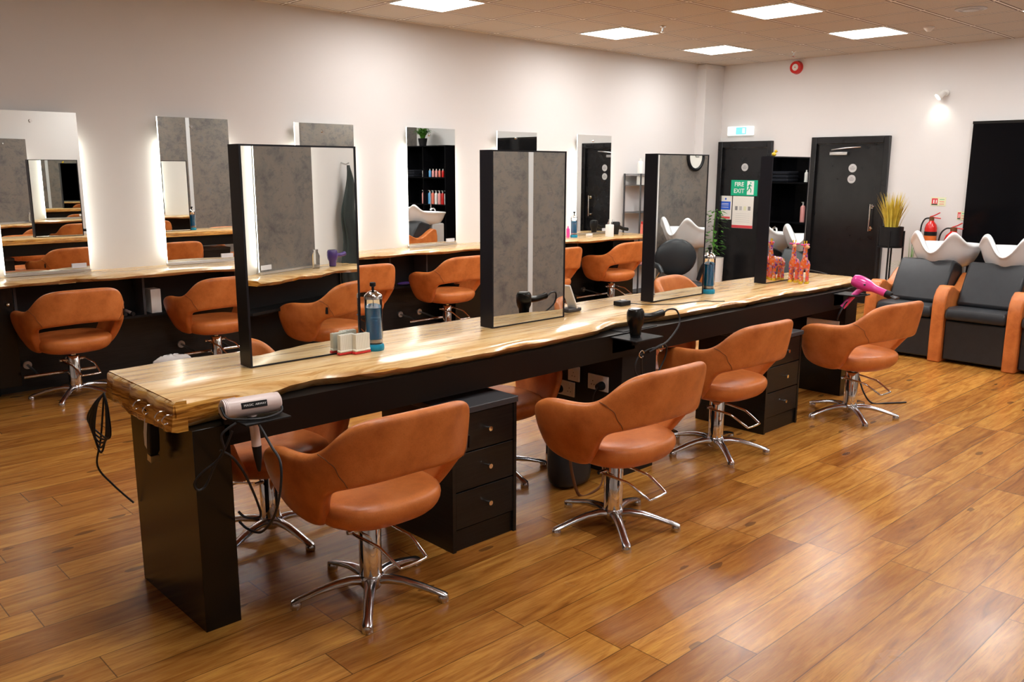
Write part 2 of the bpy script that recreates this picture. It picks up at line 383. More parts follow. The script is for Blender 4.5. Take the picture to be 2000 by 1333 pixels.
# ------------------------------------------------------------------ live edge slabs
def slab(name, label, front, back, z_top, zb_fn, parent=None, M=None, amp=.018, end=.0):
    """front/back: lists of (x,y) left to right; three outlines give a bark edge"""
    n = 90
    def samp(P, x):
        for a, b in zip(P, P[1:]):
            if x <= b[0]: t = (x-a[0])/(b[0]-a[0]); t = t*t*(3-2*t)*.5+t*.5; return a[1]+(b[1]-a[1])*t
        return P[-1][1]
    x0, x1 = front[0][0], front[-1][0]
    rings = []
    rnd = random.Random(hash(name) % 97 if False else len(front)*3)
    ph = [rnd.random()*6 for _ in range(6)]
    wob = lambda x, k: math.sin(x*17+ph[k])*.45+math.sin(x*41+ph[k+1])*.3+math.sin(x*7.3+ph[k+2])*.5
    for i in range(n+1):
        x = x0+(x1-x0)*i/n
        yf, yb = samp(front, x), samp(back, x); zb = zb_fn(x)
        yf += wob(x, 0)*amp*.35
        m1 = (z_top+zb)/2
        e = (1-min(1, i/1.5))*end+(1-min(1, (n-i)/1.5))*end
        ring = [V((x, yf+.030+e, z_top)), V((x, yf+.002+e, z_top-.013)), V((x, yf-.010+wob(x, 1)*amp*.5+e, m1+.004)), V((x, yf+.016+wob(x, 2)*amp*.6+e, zb+.003)), V((x, yf+.03+e, zb)),
                V((x, yb-.02-e, zb)), V((x, yb-e, zb+.004)), V((x, yb-e, z_top-.006)), V((x, yb-.006-e, z_top))]
        for k in range(2):  # interior verts on top for shading stability
            pass
        rings.append(ring)
    mb = MB().loft(rings)
    if M: mb.v = [M @ p for p in mb.v]
    return mb
island = thing('island_workstation', 'long black double-sided styling island with a live edge timber top', 'styling station', (1.15, 3.15, 0))
front = [(1.124,2.864),(1.233,2.874),(1.324,2.886),(1.527,2.907),(1.70,2.93),(1.832,2.893),(1.989,2.850),(2.108,2.855),(2.279,2.86),(2.485,2.860),(2.641,2.852),(2.858,2.852),(3.043,2.862),(3.25,2.885),(3.529,2.935),(3.723,2.945),(4.0,2.925),(4.2,2.91),(4.462,2.90),(4.708,2.885),(4.95,2.905),(5.191,2.915),(5.45,2.89),(5.689,2.885),(5.9,2.90),(6.05,2.88),(6.2,2.885),(6.30,2.93)]
back = [(1.124,3.512),(1.44,3.532),(1.655,3.508),(2.394,3.489),(2.78,3.489),(3.282,3.477),(3.841,3.484),(4.437,3.480),(5.3,3.46),(5.789,3.442),(6.1,3.45),(6.30,3.40)]
sl = slab('island', '', front, back, ZT, lambda x: .762 if x < 1.3 else min(.806, .762+(x-1.3)*.16))
# chip the near end a little
sb = sl.build('live_edge_top', 'slab', island, angle=50)
# the near end: wavy end grain block
eg = MB(); rings = []
for i in range(25):
    y = 2.868+(3.51-2.868)*i/24; wv = math.sin(y*31)*.004+math.sin(y*77+1)*.003
    zb = .755-(.02*math.sin((y-2.85)*5.0) if y > 2.9 else 0)+math.sin(y*23)*.004
    rings.append([V((1.128, y, ZT-.0005)), V((1.112+wv, y, ZT-.010)), V((1.104+wv*1.5, y, (ZT+zb)/2)), V((1.112-wv, y, zb+.006)), V((1.128, y, zb)), V((1.165, y, zb)), V((1.165, y, ZT-.0005))])
eg.loft(rings).build('end_grain', 'slab', island, angle=60)
MB().box(1.165, 1.30, 2.838, 3.425, 0, .76).build('end_panel', 'black', island, bevel=.002)
MB().box(3.506, 3.80, 2.86, 3.42, 0, .81).build('centre_panel', 'blackmatt', island, bevel=.002)
MB().box(6.05, 6.22, 2.86, 3.42, 0, .81).build('end_panel', 'black', island, bevel=.002)
MB().box(1.30, 6.05, 2.845, 2.98, .678, .806).build('apron', 'apron', island)
MB().box(1.30, 6.05, 3.30, 3.412, .678, .806).build('apron', 'apron', island)
# ------------------------------------------------------------------ island mirrors
def imirror(x0, x1, label, top=1.742):
    t = thing('freestanding_mirror', label, 'mirror', (x0, 3.21, ZT), 0, 'black boxed double-sided mirrors standing on the island')
    f = MB(); b = .009; y0, y1 = 3.166, 3.256
    f.box(x0, x0+b, y0, y1, ZT+.001, top); f.box(x1-b, x1, y0, y1, ZT+.001, top); f.box(x0+b, x1-b, y0, y1, ZT+.001, ZT+.001+b*.7); f.box(x0+b, x1-b, y0, y1, top-b*.8, top)
    f.build('frame', 'framebl', t)
    g = MB().box(x0+b, x1-b, y0+.002, y0+.006, ZT+b*.7, top-b*.8); g.build('mirror_glass', 'mirror', t)
    MB().box(x0+b, x1-b, y1-.006, y1-.002, ZT+b*.7, top-b*.8).build('mirror_glass', 'mirror', t)
    MB().box(x0+b, x1-b, y0+.02, y1-.02, ZT+b*.7, top-b*.8).build('core', 'blackmatt', t)
    return t
imirror(1.555, 2.08, 'tall black framed mirror nearest us, beside the blue jar and brushes')
imirror(2.853, 3.378, 'tall black framed mirror on the island, reflecting grey panels and a silver strip')
imirror(4.15, 4.675, 'tall black framed mirror on the island, third away, with a clock and basin reflected')
imirror(5.43, 5.945, 'tall black framed mirror at the far end of the island, behind the giraffes')
# yellow duck on the last mirror
t = thing('rubber_duck', 'tiny yellow duck on top of the furthest island mirror', 'toy', (5.5, 3.2, 1.742))
MB().ell((5.5, 3.2, 1.756), .02, .014, .014).build('body', 'yellow', t)
MB().ell((5.514, 3.195, 1.776), .010, .010, .010).build('head', 'yellow', t)
MB().cyl((5.522, 3.192, 1.775), (5.531, 3.188, 1.774), .004, .001, 8).build('beak', 'orange', t)
# ------------------------------------------------------------------ wall mirrors (left wall) with light strips behind
def wmirror(x0, x1, label, M=None, tagleft=False, y=YW, dirn=-1, grp='frameless back-lit mirrors along the left wall', glass='mirror', z0=.885):
    Mx = M if M else Matrix.Identity(4)
    t = thing('wall_mirror', label, 'mirror', Mx @ V((x0, y, ZT)), 0, grp)
    top = 2.055; d = dirn
    def bx(a, b, c0, c1, e, f): y_0, y_1 = sorted((y+d*c0, y+d*c1)); return MB().box(a, b, y_0, y_1, e, f, Mx)
    bx(x0, x1, .052, .060, z0, top).build('mirror_glass', glass, t)  # a grey texture passed here replaces real glass and its reflection
    bx(x0, x0+.006, .0602, .0612, z0, top).build('edge_strip', 'led' if M is None else 'led', t)
    bx(x0+.05, x1-.05, .004, .051, z0+.02, top-.05).build('back_box', 'white', t)
    for a in (x0+.045, x1-.05): bx(a, a+.005, .012, .044, z0+.04, 1.86).build('light_strip', 'led', t)
    bx(x0, x1, .045, .085, ZT+.002, z0).build('bottom_rail', 'steel', t)
    a = (x0+.025, x0+.13) if tagleft else (x1-.13, x1-.025)
    bx(a[0], a[1], .0605, .068, z0+.012, z0+.047).build('tag', 'cube', t)
    cx = (x0+x1)/2 - .02
    c = Mx @ V((cx, y+d*.06, 1.985)); n = Mx.to_3x3() @ V((0, d, 0))
    MB().cyl(c, c+n*.012, .011, .011, 16).build('fixing_stud', 'chrome', t)
    return t
for (a, b, l) in ((1.62, 2.212, 'wall mirror at the far left edge, showing mirrors within mirrors'), (2.81, 3.41, 'wall mirror with a blue jar and grey panelling reflected, second from the left'),
                  (4.03, 4.654, 'wall mirror mostly hidden behind the nearest island mirror'), (5.265, 5.89, 'wall mirror reflecting a fern and shelves of bottles'),
                  (6.477, 7.09, 'wall mirror mostly hidden behind the second island mirror'), (7.76, 8.385, 'wall mirror reflecting the black door with two round signs')):
    wmirror(a, b, l)
# ------------------------------------------------------------------ left counter
lf = [(-2.0,6.70),(-1.0,6.74),(0,6.69),(.8,6.73),(1.2,6.70),(1.491,6.69),(1.75,6.75),(2.0,6.775),(2.25,6.66),(2.571,6.74),(2.85,6.70),(3.141,6.66),(3.5,6.73),(3.9,6.69),(4.464,6.71),(4.75,6.76),(5.021,6.74),(5.4,6.69),(5.832,6.72),(6.3,6.66),(6.75,6.63),(7.1,6.65),(7.4,6.62),(7.693,6.60),(8.0,6.58),(8.256,6.56),(8.5,6.60),(8.62,6.68)]
lc = thing('wall_counter', 'long live edge timber counter running under the left wall mirrors', 'counter', (3, 6.9, 0))
sl = slab('left', '', lf, [(-2, YW-.002), (8.62, YW-.002)], ZT, lambda x: .825+.006*math.sin(x*9), amp=.04)
sl.build('live_edge_top', 'slab', lc, angle=50)
cab = thing('under_counter_unit', 'low black panelled unit with open cubbies under the left counter', 'cabinet', (3, 7.0, 0))
c = MB(); c.box(-2, 8.5, 7.13, YW-.001, .10, .824); c.build('back_panel', 'blackmatt', cab)
MB().box(-2, 8.5, 6.93, 7.13, .49, .508).build('shelf', 'blackmatt', cab)
MB().box(-2, 8.5, 7.10, 7.13, .0, .49).build('lower_panel', 'blackwood', cab)
for x in (1.62, 2.53, 3.30, 4.9, 5.35, 6.6, 7.6, 8.48):
    MB().box(x, x+.018, 6.93, 7.13, .508, .824).build('divider', 'dgrey', cab)
MB().box(-2, 1.60, 6.86, 7.09, .10, .824).build('cupboard', 'black', cab, bevel=.002)
MB().box(5.62, 6.02, 6.80, 7.09, .06, .49).build('cupboard', 'black', cab, bevel=.002)
MB().box(8.1, 8.5, 6.80, 7.09, .0, .80).build('cupboard', 'black', cab, bevel=.002)
k = MB().ell((1.56, 6.845, .70), .014, .014, .014).build('knob', 'chrome', cab)
struct(MB().box(-2, 1.5, 7.06, 7.09, 0, .1).build('baseboard_left', 'blackmatt'))
# footrests
def footrest(x0, x1, label):
    t = thing('footrest', label, 'footrest', ((x0+x1)/2, 6.8, 0), 0, 'chrome footrest bars under the left counter')
    MB().cyl((x0, 6.8, .172), (x1, 6.8, .172), .012).build('bar', 'chrome', t)
    for x in (x0+.1, x1-.1):
        MB().tube([(x, 6.8, .172), (x, 6.95, .19), (x, 7.10, .20)], .009).build('bracket', 'steel', t)
        MB().cyl((x, 7.08, .20), (x, 7.10, .20), .03).build('wall_plate', 'steel', t)
for a, b, l in ((1.60, 2.09, 'chrome footrest bar beneath the chair nearest the left edge'), (2.77, 3.27, 'chrome footrest bar beneath the second left wall chair'),
                (3.9, 4.4, 'chrome footrest bar hidden behind the first island mirror'), (5.03, 5.47, 'chrome footrest bar beneath the chair before the fern reflection'),
                (7.45, 8.0, 'chrome footrest bar beneath the furthest left wall chair')): footrest(a, b, l)
# ------------------------------------------------------------------ chairs
def make_chair(label, kind='tan'):
    lea = 'leather' if kind == 'tan' else 'blacklea'
    t = thing('styling_chair', label, 'chair')
    half = [(0,-.285,.832,.578),(.10,-.284,.832,.576),(.175,-.272,.829,.572),(.225,-.252,.815,.566),(.252,-.234,.795,.560),(.272,-.212,.762,.552),(.290,-.182,.716,.530),(.306,-.135,.685,.455),(.318,-.085,.676,.375),(.325,-.02,.672,.350),(.328,.05,.672,.348),(.325,.12,.660,.355),(.313,.18,.632,.375),(.300,.21,.590,.42)]
    P = [(-a, b, c_, d) for a, b, c_, d in half[:0:-1]]+half
    rings = []
    th = .031
    for i, (x, y, zt, zb) in enumerate(P):
        a = P[max(i-1, 0)]; b = P[min(i+1, len(P)-1)]; d = V((b[0]-a[0], b[1]-a[1], 0)).normalized(); n = V((d.y, -d.x, 0))  # outward
        rear = max(0, -n.y)
        ends = i in (0, len(P)-1); thk = th*(.55 if ends else 1)
        def pt(off, z):
            p = V((x, y, 0))+n*off
            p.y -= max(0, z-.55)*.22*rear
            if z < .60: s = ((.60-z)/.25)**1.5; p.x -= math.copysign(.11*s, x)*min(1, abs(x)/.3); p.y += .05*s*rear
            p.z = z; return p
        h = zt-zb; r = min(.04, h*.25)
        rings.append([pt(thk*.85, zb+.012), pt(thk, zb+r), pt(thk*1.02, (zt+zb)/2), pt(thk, zt-r), pt(thk*.8, zt-.010), pt(0, zt), pt(-thk*.8, zt-.010), pt(-thk, zt-r), pt(-thk*1.02, (zt+zb)/2), pt(-thk, zb+r), pt(-thk*.85, zb+.012), pt(0, zb)])
    MB().loft(rings).build('backrest', lea, t, sub=2)
    # seat
    rings = []
    N = 28
    for z, k in ((.345,.40),(.350,.68),(.366,.86),(.398,.96),(.43,.99),(.455,.965),(.470,.88),(.474,.6),(.470,.3),(.469,.02)):
        ring = []
        for j in range(N):
            a = 2*PI*j/N; ca, sa = math.cos(a), math.sin(a); e = 2/2.7
            ring.append(V((.262*k*math.copysign(abs(ca)**e, ca), -.005+.258*k*math.copysign(abs(sa)**e, sa), z)))
        rings.append(ring)
    MB().loft(rings).build('seat', lea, t, sub=1)
    # seams
    s = MB()
    for sg in (-1, 1):
        ps = []
        for k_ in range(9):
            u_ = 6.2-2.6*k_/8; i0 = int(u_); fr = u_-i0; A, B = half[i0], half[i0+1]
            x, y, zt, zb = [A[q]+(B[q]-A[q])*fr for q in range(4)]
            d = V((B[0]-A[0], B[1]-A[1], 0)).normalized(); n = V((d.y, -d.x, 0)); z = zt-.012-(zt-zb-.03)*k_/8
            p = V((x, y, 0))+n*th*(1.0 if 0 < k_ < 8 else .9); p.y -= max(0, z-.55)*.22*max(0, -n.y)
            if z < .60: q_ = ((.60-z)/.25)**1.5; p.x -= .11*q_; p.y += .05*q_*max(0, -n.y)
            ps.append((sg*p.x, p.y, z))
        s.tube(ps, .0016, 6, 2)
    s.build('seam', 'dgrey' if kind != 'tan' else 'brown', t)
    b = MB().box(.296, .300, -.255, -.232, .60, .65); b.build('tag', 'blackmatt', t)
    # column
    MB().lathe([(.052,.325),(.05,.34),(.03,.342)]).build('seat_plate', 'blackmatt', t)
    MB().lathe([(.044,.075),(.044,.305),(.040,.31),(.02,.312),(.02,.34)], seg=32).build('column', 'chrome', t)
    MB().lathe([(.02,.025),(.035,.03),(.048,.05),(.052,.07),(.048,.086),(.044,.09)]).build('hub', 'alu', t)
    for k_ in range(5):
        a = math.radians(18+72*k_); R = Matrix.Rotation(a, 3, 'Z')
        pr = [(.03,.066,.026,.019),(.08,.072,.024,.018),(.14,.068,.021,.016),(.20,.056,.019,.014),(.26,.040,.018,.012),(.298,.030,.020,.010),(.312,.026,.014,.006)]
        rings = []
        for x, z, wd, hh in pr:
            rings.append([R @ V((x, wd*math.cos(q), z+hh*math.sin(q))) for q in [2*PI*j/12 for j in range(12)]])
        lg = MB().loft(rings).build('leg', 'alu', t)
        MB().lathe([(.019,.0),(.0215,.003),(.0215,.020),(.018,.028)], R @ V((.295,0,0)), 16).build('glide', 'alu', lg)
    # pump lever: U-shaped chrome bar + pivot
    lv = MB().tube([(-.075,.012,.275), (-.072,-.03,.272), (-.055,-.12,.262), (-.045,-.15,.25), (-.025,-.225,.205), (-.012,-.238,.200), (.095,-.228,.200), (.108,-.212,.205), (.105,-.135,.25), (.098,-.10,.262), (.075,.012,.280)], .0062, 10, 3)
    lv.build('pump_lever', 'chrome', t)
    MB().cyl((-.092,.012,.278), (.085,.012,.278), .009).build('pivot', 'chrome', t)
    return t
G1 = 'tan chairs along the near side of the island'; G2 = 'tan chairs on the far side of the island'; G3 = 'tan chairs along the left wall counter'
ch = make_chair('tan leather styling chair nearest us, in front of the first drawer unit'); ch.location = (1.77, 2.68, 0); ch['group'] = G1; ch.rotation_euler[2] = math.radians(-1)
dup(ch, (2.986, 2.467, 0), math.radians(-2), 'tan leather styling chair pulled out from the middle of the island, by the double socket', G1)
dup(ch, (4.29, 2.77, 0), math.radians(-3), 'tan leather styling chair just left of the far drawer unit', G1)
dup(ch, (5.60, 2.57, 0), math.radians(-9), 'tan leather styling chair at the far end of the island, below the pink hairdryer', G1)
dup(ch, (1.77, 3.49, 0), math.radians(186), 'tan leather styling chair across the island, seen under its near end', G2)
dup(ch, (3.07, 3.40, 0), math.radians(172), 'tan leather styling chair across the island, seen behind the first drawer unit', G2)
dup(ch, (4.35, 3.40, 0), math.radians(180), 'tan leather styling chair across the island, behind the middle panel', G2)
dup(ch, (5.60, 3.42, 0), math.radians(178), 'tan leather styling chair across the island at its far end', G2)
for x, r, l in ((1.91, 0, 'tan leather styling chair at the far left, under the leftmost wall mirror'), (3.0, 0, 'tan leather styling chair half hidden by the first island mirror frame'),
                (4.32, -2, 'tan leather styling chair at the left counter, right of the nearest island mirror'), (5.42, 0, 'tan leather styling chair at the left counter left of the second island mirror'),
                (6.83, 0, 'tan leather styling chair peeking out right of the second island mirror'), (7.95, 0, 'tan leather styling chair at the far end of the left counter')):
    dup(ch, (x, 6.69, 0), math.radians(r), l, G3)
for q in list(bpy.data.objects):
    if q.get('group') == G2: q.scale = (1, 1, .93)
ra = math.atan2(PD.y, PD.x)
c0 = P0+PD*.78+PN*.38
dup(ch, c0, ra+PI, 'tan leather styling chair seen only in the nearest island mirror', 'tan chairs at the right-hand counter seen in mirrors')
# ------------------------------------------------------------------ right-hand counter (seen in mirrors)
rc = thing('reflected_counter', 'live edge timber counter seen reflected in the nearest island mirror', 'counter', P0)
sl = slab('right', '', [(.12,-.33),(.4,-.31),(.7,-.34),(1.0,-.30),(1.25,-.33),(1.34,-.30),(1.39,-.28)], [(.12,-.002),(1.39,-.002)], ZT, lambda x: .82+.006*math.sin(x*14), amp=.03, M=PM @ Matrix.Diagonal((1,-1,1,1)))
sl.build('live_edge_top', 'slab', rc, angle=50)
MB().box(.15, 1.37, .001, .05, .1, .82, PM).build('back_panel', 'blackmatt', rc)
MB().box(.15, 1.37, .05, .22, .60, .62, PM).build('shelf', 'blackmatt', rc)
MB().box(1.25, 1.37, .05, .25, .0, .60, PM).build('cupboard', 'black', rc)
wm = wmirror(.40, 1.05, 'solid grey panel standing in for a mirror, seen in the nearest island mirror', M=PM, tagleft=True, y=0, dirn=1, grp='right-hand grey mirror stand-ins seen in reflections', glass='grey')  # not reflective: grey texture painted in for what this mirror would reflect
# purple dryer
def dryer(name, label, m, loc, rz=0, nozzle='blackmatt', handle_dir=(0,0,-1), barrel=V((1,0,0)), L=.19, r=.036, hl=.13, roty=0):
    t = thing(name, label, 'hairdryer', loc)
    b = V(barrel).normalized(); h = V(handle_dir).normalized(); c = V(loc)
    up = h
    q = b.to_track_quat('Z', 'Y').to_matrix()
    bl = MB().lathe([(.4*r, -L*.42), (.85*r, -L*.40), (r*1.02, -L*.30), (r*1.05, -L*.1), (r*.95, L*.08), (r*.74, L*.2), (r*.66, L*.46), (r*.55, L*.47)], c, 28, q)
    bl.build('barrel', m, t)
    MB().lathe([(.62*r, -L*.425), (.3*r, -L*.43)], c, 24, q).build('filter', 'steel', t)
    MB().lathe([(r*.62, L*.44), (r*.6, L*.52), (r*.5, L*.60)], c, 24, q, 1, 1).build('nozzle', nozzle, t)
    MB().lathe([(r*.5, L*.59), (r*.75, L*.80)], c, 24, q, .35, 1.0).build('concentrator', nozzle, t)
    s0 = c-b*L*.12+h*r*.7
    MB().tube([s0, s0+h*hl*.5+b*.008, s0+h*hl], [r*.5, r*.42, r*.45], 14, 4).build('handle', m, t)
    MB().box(-.004,.004,-.012,.012,0,.004, Matrix.Translation(s0+h*hl*.35)).build('switch', 'dgrey', t)
    return t
pc = PM @ V((1.13, .17, ZT)); 
dryer('hair_dryer', 'purple hairdryer on the reflected counter in the nearest mirror', 'purple', pc+V((0,0,.075)), barrel=V((0,0,-1)), handle_dir=PD, L=.15, r=.042)
t = thing('glass_jar', 'empty glass jar beside the purple hairdryer reflection', 'jar', PM @ V((.97, .13, ZT)))
MB().lathe([(.03,ZT),(.032,ZT+.1),(.02,ZT+.13),(.022,ZT+.15)], PM @ V((.97,.13,0)), 20).build('body', 'glass', t)
# cape on hook
t = thing('salon_cape', 'dark green cape hanging on a hook, seen in the nearest mirror', 'cape', PM @ V((1.50, .04, 1.7)))
rings = []
for i in range(19):
    z = 1.68-i*.058; wd = .008+.11*(1-math.exp(-i*.16)); ring = []
    for j in range(28):
        a = 2*PI*j/28; rr = 1+.18*math.sin(a*5+i*.3)
        ring.append(PM @ V((1.50+.02*math.sin(i*.7)+wd*rr*math.cos(a), .075+.032*rr*math.sin(a)*(.4+i*.035), z)))
    rings.append(ring)
MB().loft(rings).build('cloth', 'cape', t, angle=180)
MB().tube([PM @ V((1.50,.0,1.70)), PM @ V((1.50,.05,1.685)), PM @ V((1.50,.085,1.70))], .006).build('hook', 'steel', t)
# ------------------------------------------------------------------ drawer units
def drawers(x0, x1, h, label):
    y0 = 2.735; t = thing('drawer_unit', label, 'drawer unit', (x0, y0, 0), 0, 'black three-drawer units under the island')
    b = MB(); b.box(x0, x0+.018, y0, 3.25, 0, h-.03); b.box(x1-.018, x1, y0, 3.25, 0, h-.03); b.box(x0+.018, x1-.018, 3.23, 3.25, 0, h-.03); b.box(x0+.018, x1-.018, y0+.03, 3.23, .08, .095)
    b.build('body', 'blackwood', t); MB().box(x0-.004, x1+.004, y0-.008, 3.26, h-.028, h).build('worktop', 'dgrey', t, bevel=.003)
    MB().box(x0+.018, x1-.018, y0+.012, y0+.03, 0.0, .095).build('plinth', 'blackwood', t)
    hh = (h-.03-.10)/3
    for k_ in range(3):
        z = .10+hh*k_
        d = MB().box(x0+.02, x1-.02, y0+.002, y0+.02, z+.003, z+hh-.003).build('drawer', 'blackwood', t, bevel=.0015)
        c = ((x0+x1)/2+.01, y0+.002, z+hh*.52)
        MB().tube([c, (c[0], y0-.012, c[2]), (c[0], y0-.014, c[2]), (c[0], y0-.026, c[2])], [.005, .005, .011, .011], 16).build('knob', 'chrome', d)
    return t
drawers(2.234, 2.612, .648, 'black woodgrain drawer unit with three chrome knobs, nearest us')
drawers(4.776, 5.19, .625, 'black woodgrain drawer unit with three chrome knobs, farther along the island')
# ------------------------------------------------------------------ disinfectant jars
def jar(x, y, z, label, full=True):
    t = thing('disinfectant_jar', label, 'jar', (x, y, z), 0, 'glass disinfectant jars of blue liquid')
    MB().lathe([(.042,.0),(.044,.006),(.044,.018),(.040,.028),(.039,.030)], (x,y,z)).build('base', 'blueglass', t)
    MB().lathe([(.0385,.028),(.0385,.232),(.037,.234),(.0365,.230),(.0365,.030)], (x,y,z), 32).build('glass_body', 'glass', t)
    MB().lathe([(.036,.052),(.036,.19)], (x,y,z), 32).build('liquid', 'blueliq', t)
    MB().lathe([(.0362,.036),(.0362,.050)], (x,y,z), 32).build('basket', 'steel', t)
    MB().lathe([(.040,.228),(.040,.240),(.037,.246),(.016,.262),(.006,.264)], (x,y,z), 32).build('lid', 'chrome', t)
    MB().lathe([(.006,.262),(.006,.280),(.013,.284),(.013,.298),(.011,.30)], (x,y,z), 20).build('knob', 'blackmatt', t)
    MB().cyl((x,y,z+.19), (x,y,z+.262), .002).build('lift_rod', 'steel', t)
    return t
j1 = jar(2.129, 3.14, ZT, 'blue disinfectant jar with a metal lid, beside the nearest island mirror')
for k_, (tx, sz, zz) in enumerate((('BARBICIDE', .0115, .150), ('T 1947', .009, .136))):
    text(tx, sz*.72, 'textblue', j1, (2.129-.0400*.56+.006, 3.14-.0400*.83-.004, ZT+zz), (.83,-.56,0), (0,0,1))
jar(4.737, 3.17, ZT, 'blue disinfectant jar beside the third island mirror')
jar(7.559, 6.95, ZT, 'blue jar holding combs on the left counter, seen past the second island mirror')
# neck brushes
def brush(x, y, label, rz):
    t = thing('neck_brush', label, 'brush', (x, y, ZT), rz, 'ivory bristle brushes with red handles')
    MB().box(-.043,.043,-.012,.012,.001,.012).build('handle', 'redp', t, bevel=.004, local=True)
    MB().box(-.040,.040,-.0125,.0125,.012,.022).build('ferrule', 'bristle', t, bevel=.003, local=True)
    b = MB().box(-.036,.036,-.009,.009,.02,.080)
    for i in range(22):
        for j in range(6):
            xx = -.036+i*.0034; yy = -.010+j*.004
            b.box(xx-.0013, xx+.0013, yy-.0015, yy+.0015, .02, .088+random.uniform(-.001,.001))
    b.build('bristles', 'bristle', t, local=True, smooth=False)
brush(2.045, 3.115, 'front ivory bristle brush with a red handle by the blue jar', .06); brush(1.985, 3.14, 'rear ivory bristle brush with a red handle against the mirror', .02)
# black switch box, card reader
t = thing('power_adapter', 'small black box with a thin cable on the island top', 'adapter', (3.93, 3.22, ZT))
MB().box(3.885, 3.975, 3.19, 3.25, ZT+.0005, ZT+.028).build('body', 'blackmatt', t, bevel=.004)
MB().lathe([(.016,ZT+.028),(.016,ZT+.031)], (3.94, 3.22, 0)).build('button', 'lgrey', t)
MB().tube([(3.975,3.21,ZT+.01),(4.05,3.12,ZT+.004),(4.2,3.02,ZT+.004),(4.4,2.99,ZT+.004),(4.45,2.93,ZT+.004),(4.5,2.89,ZT+.004)], .0025, 8, 5).build('cable', 'rubber', t)
t = thing('card_reader', 'white card reader leaning on its dark dock behind the second island mirror', 'card reader', (3.56, 3.28, ZT))
MB().box(3.49, 3.60, 3.24, 3.31, ZT+.0005, ZT+.022).build('dock', 'dgrey', t, bevel=.006)
MB().box(-.006,.006,-.035,.035,0,.15, Matrix.Translation((3.565,3.275,ZT+.018)) @ Matrix.Rotation(-.45, 4, 'Y')).build('handset', 'white', t, bevel=.004)
# giraffes
def giraffe(x, y, label, rz, turn):
    t = thing('giraffe_figurine', label, 'figurine', (x, y, ZT), rz, 'painted giraffe figurines on the island')
    mb = MB()
    mb.ell((0,0,.135), .058, .034, .036)
    mb.ell((.035,0,.140), .034, .033, .038)
    mb.tube([(.045,0,.14),(.060,0,.18),(.066,0,.22),(.068,0,.255)], [.028,.019,.015,.014], 14, 5)
    hd = Matrix.Rotation(turn, 3, 'Z'); hc = V((.070,0,.268))
    mb.ell(hc, .022, .017, .018, M=hd)
    for (lx, ly) in ((.038,.02),(.038,-.02),(-.036,.019),(-.036,-.019)):
        mb.tube([(lx,ly,.135),(lx,ly,.07),(lx,ly,.012)], [.017,.011,.0125], 12, 4)
    o = mb.build('body', 'giraffe', t, local=True)
    r = o.modifiers.new('r', 'REMESH'); r.mode = 'VOXEL'; r.voxel_size = .004; r.use_smooth_shade = True
    sm = o.modifiers.new('s', 'SMOOTH'); sm.iterations = 4
    MB().ell(hc+hd @ V((.024,0,-.006)), .018, .014, .012, M=hd).build('muzzle', mat('peach glaze', (.80,.42,.22), .25), t, local=True)
    for sg in (-1, 1):
        MB().tube([hc+hd @ V((-.004,sg*.008,.014)), hc+hd @ V((-.006,sg*.009,.034))], [.003,.0045], 8).build('horn', 'yellow', t, local=True)
        MB().ell(hc+hd @ V((-.008,sg*.023,.008)), .005, .012, .006, M=hd).build('ear', 'pink', t, local=True)
        MB().ell(hc+hd @ V((.012,sg*.0145,.006)), .003, .003, .003, 8, 6).build('eye', 'blackmatt', t, local=True)
    for (lx, ly) in ((.038,.02),(.038,-.02),(-.036,.019),(-.036,-.019)):
        MB().lathe([(.015,0.0005),(.0155,.006),(.011,.016)], (lx,ly,0), 14).build('hoof', 'yellow', t, local=True)
    MB().tube([(-.055,0,.15),(-.068,0,.12),(-.066,0,.09)], [.004,.003,.005], 8, 3).build('tail', 'yellow', t, local=True)
giraffe(5.70, 3.10, 'left-hand painted giraffe figurine looking left', math.radians(200), .2)
giraffe(5.68, 3.01, 'right-hand painted giraffe figurine facing us', math.radians(205), .6)
# ------------------------------------------------------------------ hairdryer holders + dryers
def holder(x0, x1, y0, y1, z, label):
    t = thing('dryer_holder', label, 'holder', (x0, y1, z), 0, 'black hairdryer shelves on the island front')
    MB().box(x0, x1, y0, y1, z-.008, z).build('plate', 'blackmatt', t, bevel=.002)
    MB().box(x0+.02, x1-.02, y1, y1+.012, z-.09, z).build('bracket', 'blackmatt', t)
    return t
holder(1.262, 1.432, 2.632, 2.838, .808, 'black hairdryer shelf at the near corner of the island')
holder(3.385, 3.61, 2.675, 2.845, .800, 'black hairdryer shelf in the middle of the island front')
holder(5.80, 5.98, 2.66, 2.845, .795, 'black hairdryer shelf at the far end of the island')
dr = thing('hair_dryer', 'champagne hairdryer lying on the shelf at the near corner', 'hairdryer', (1.33, 2.72, .81))
MB().tube([(1.228,2.735,.846),(1.232,2.735,.846),(1.27,2.728,.846),(1.40,2.712,.846),(1.425,2.709,.846),(1.432,2.708,.846)], [.024,.033,.034,.034,.033,.022], 28).build('barrel', 'rose', dr)
MB().tube([(1.2275,2.7352,.846),(1.224,2.7355,.846)], [.025,.012], 24).build('filter', 'lgrey', dr)
rb = MB()
for k_ in range(9):
    x = 1.236+k_*.0052; rb.tube([(x,2.734,.846),(x+.0022,2.7338,.846)], .0352, 28)
rb.build('ribs', 'rose', dr)
Mb = Matrix.Translation((1.33, 2.7217, .848)) @ Matrix.Rotation(-.134, 4, 'Z') @ Matrix.Rotation(-.25, 4, 'X')
MB().box(-.045, .045, -.0358, -.030, -.011, .011, Mb).build('badge', 'blackmatt', dr, bevel=.001)
bx_, bz_ = Mb.to_3x3() @ V((1,0,0)), Mb.to_3x3() @ V((0,0,1))
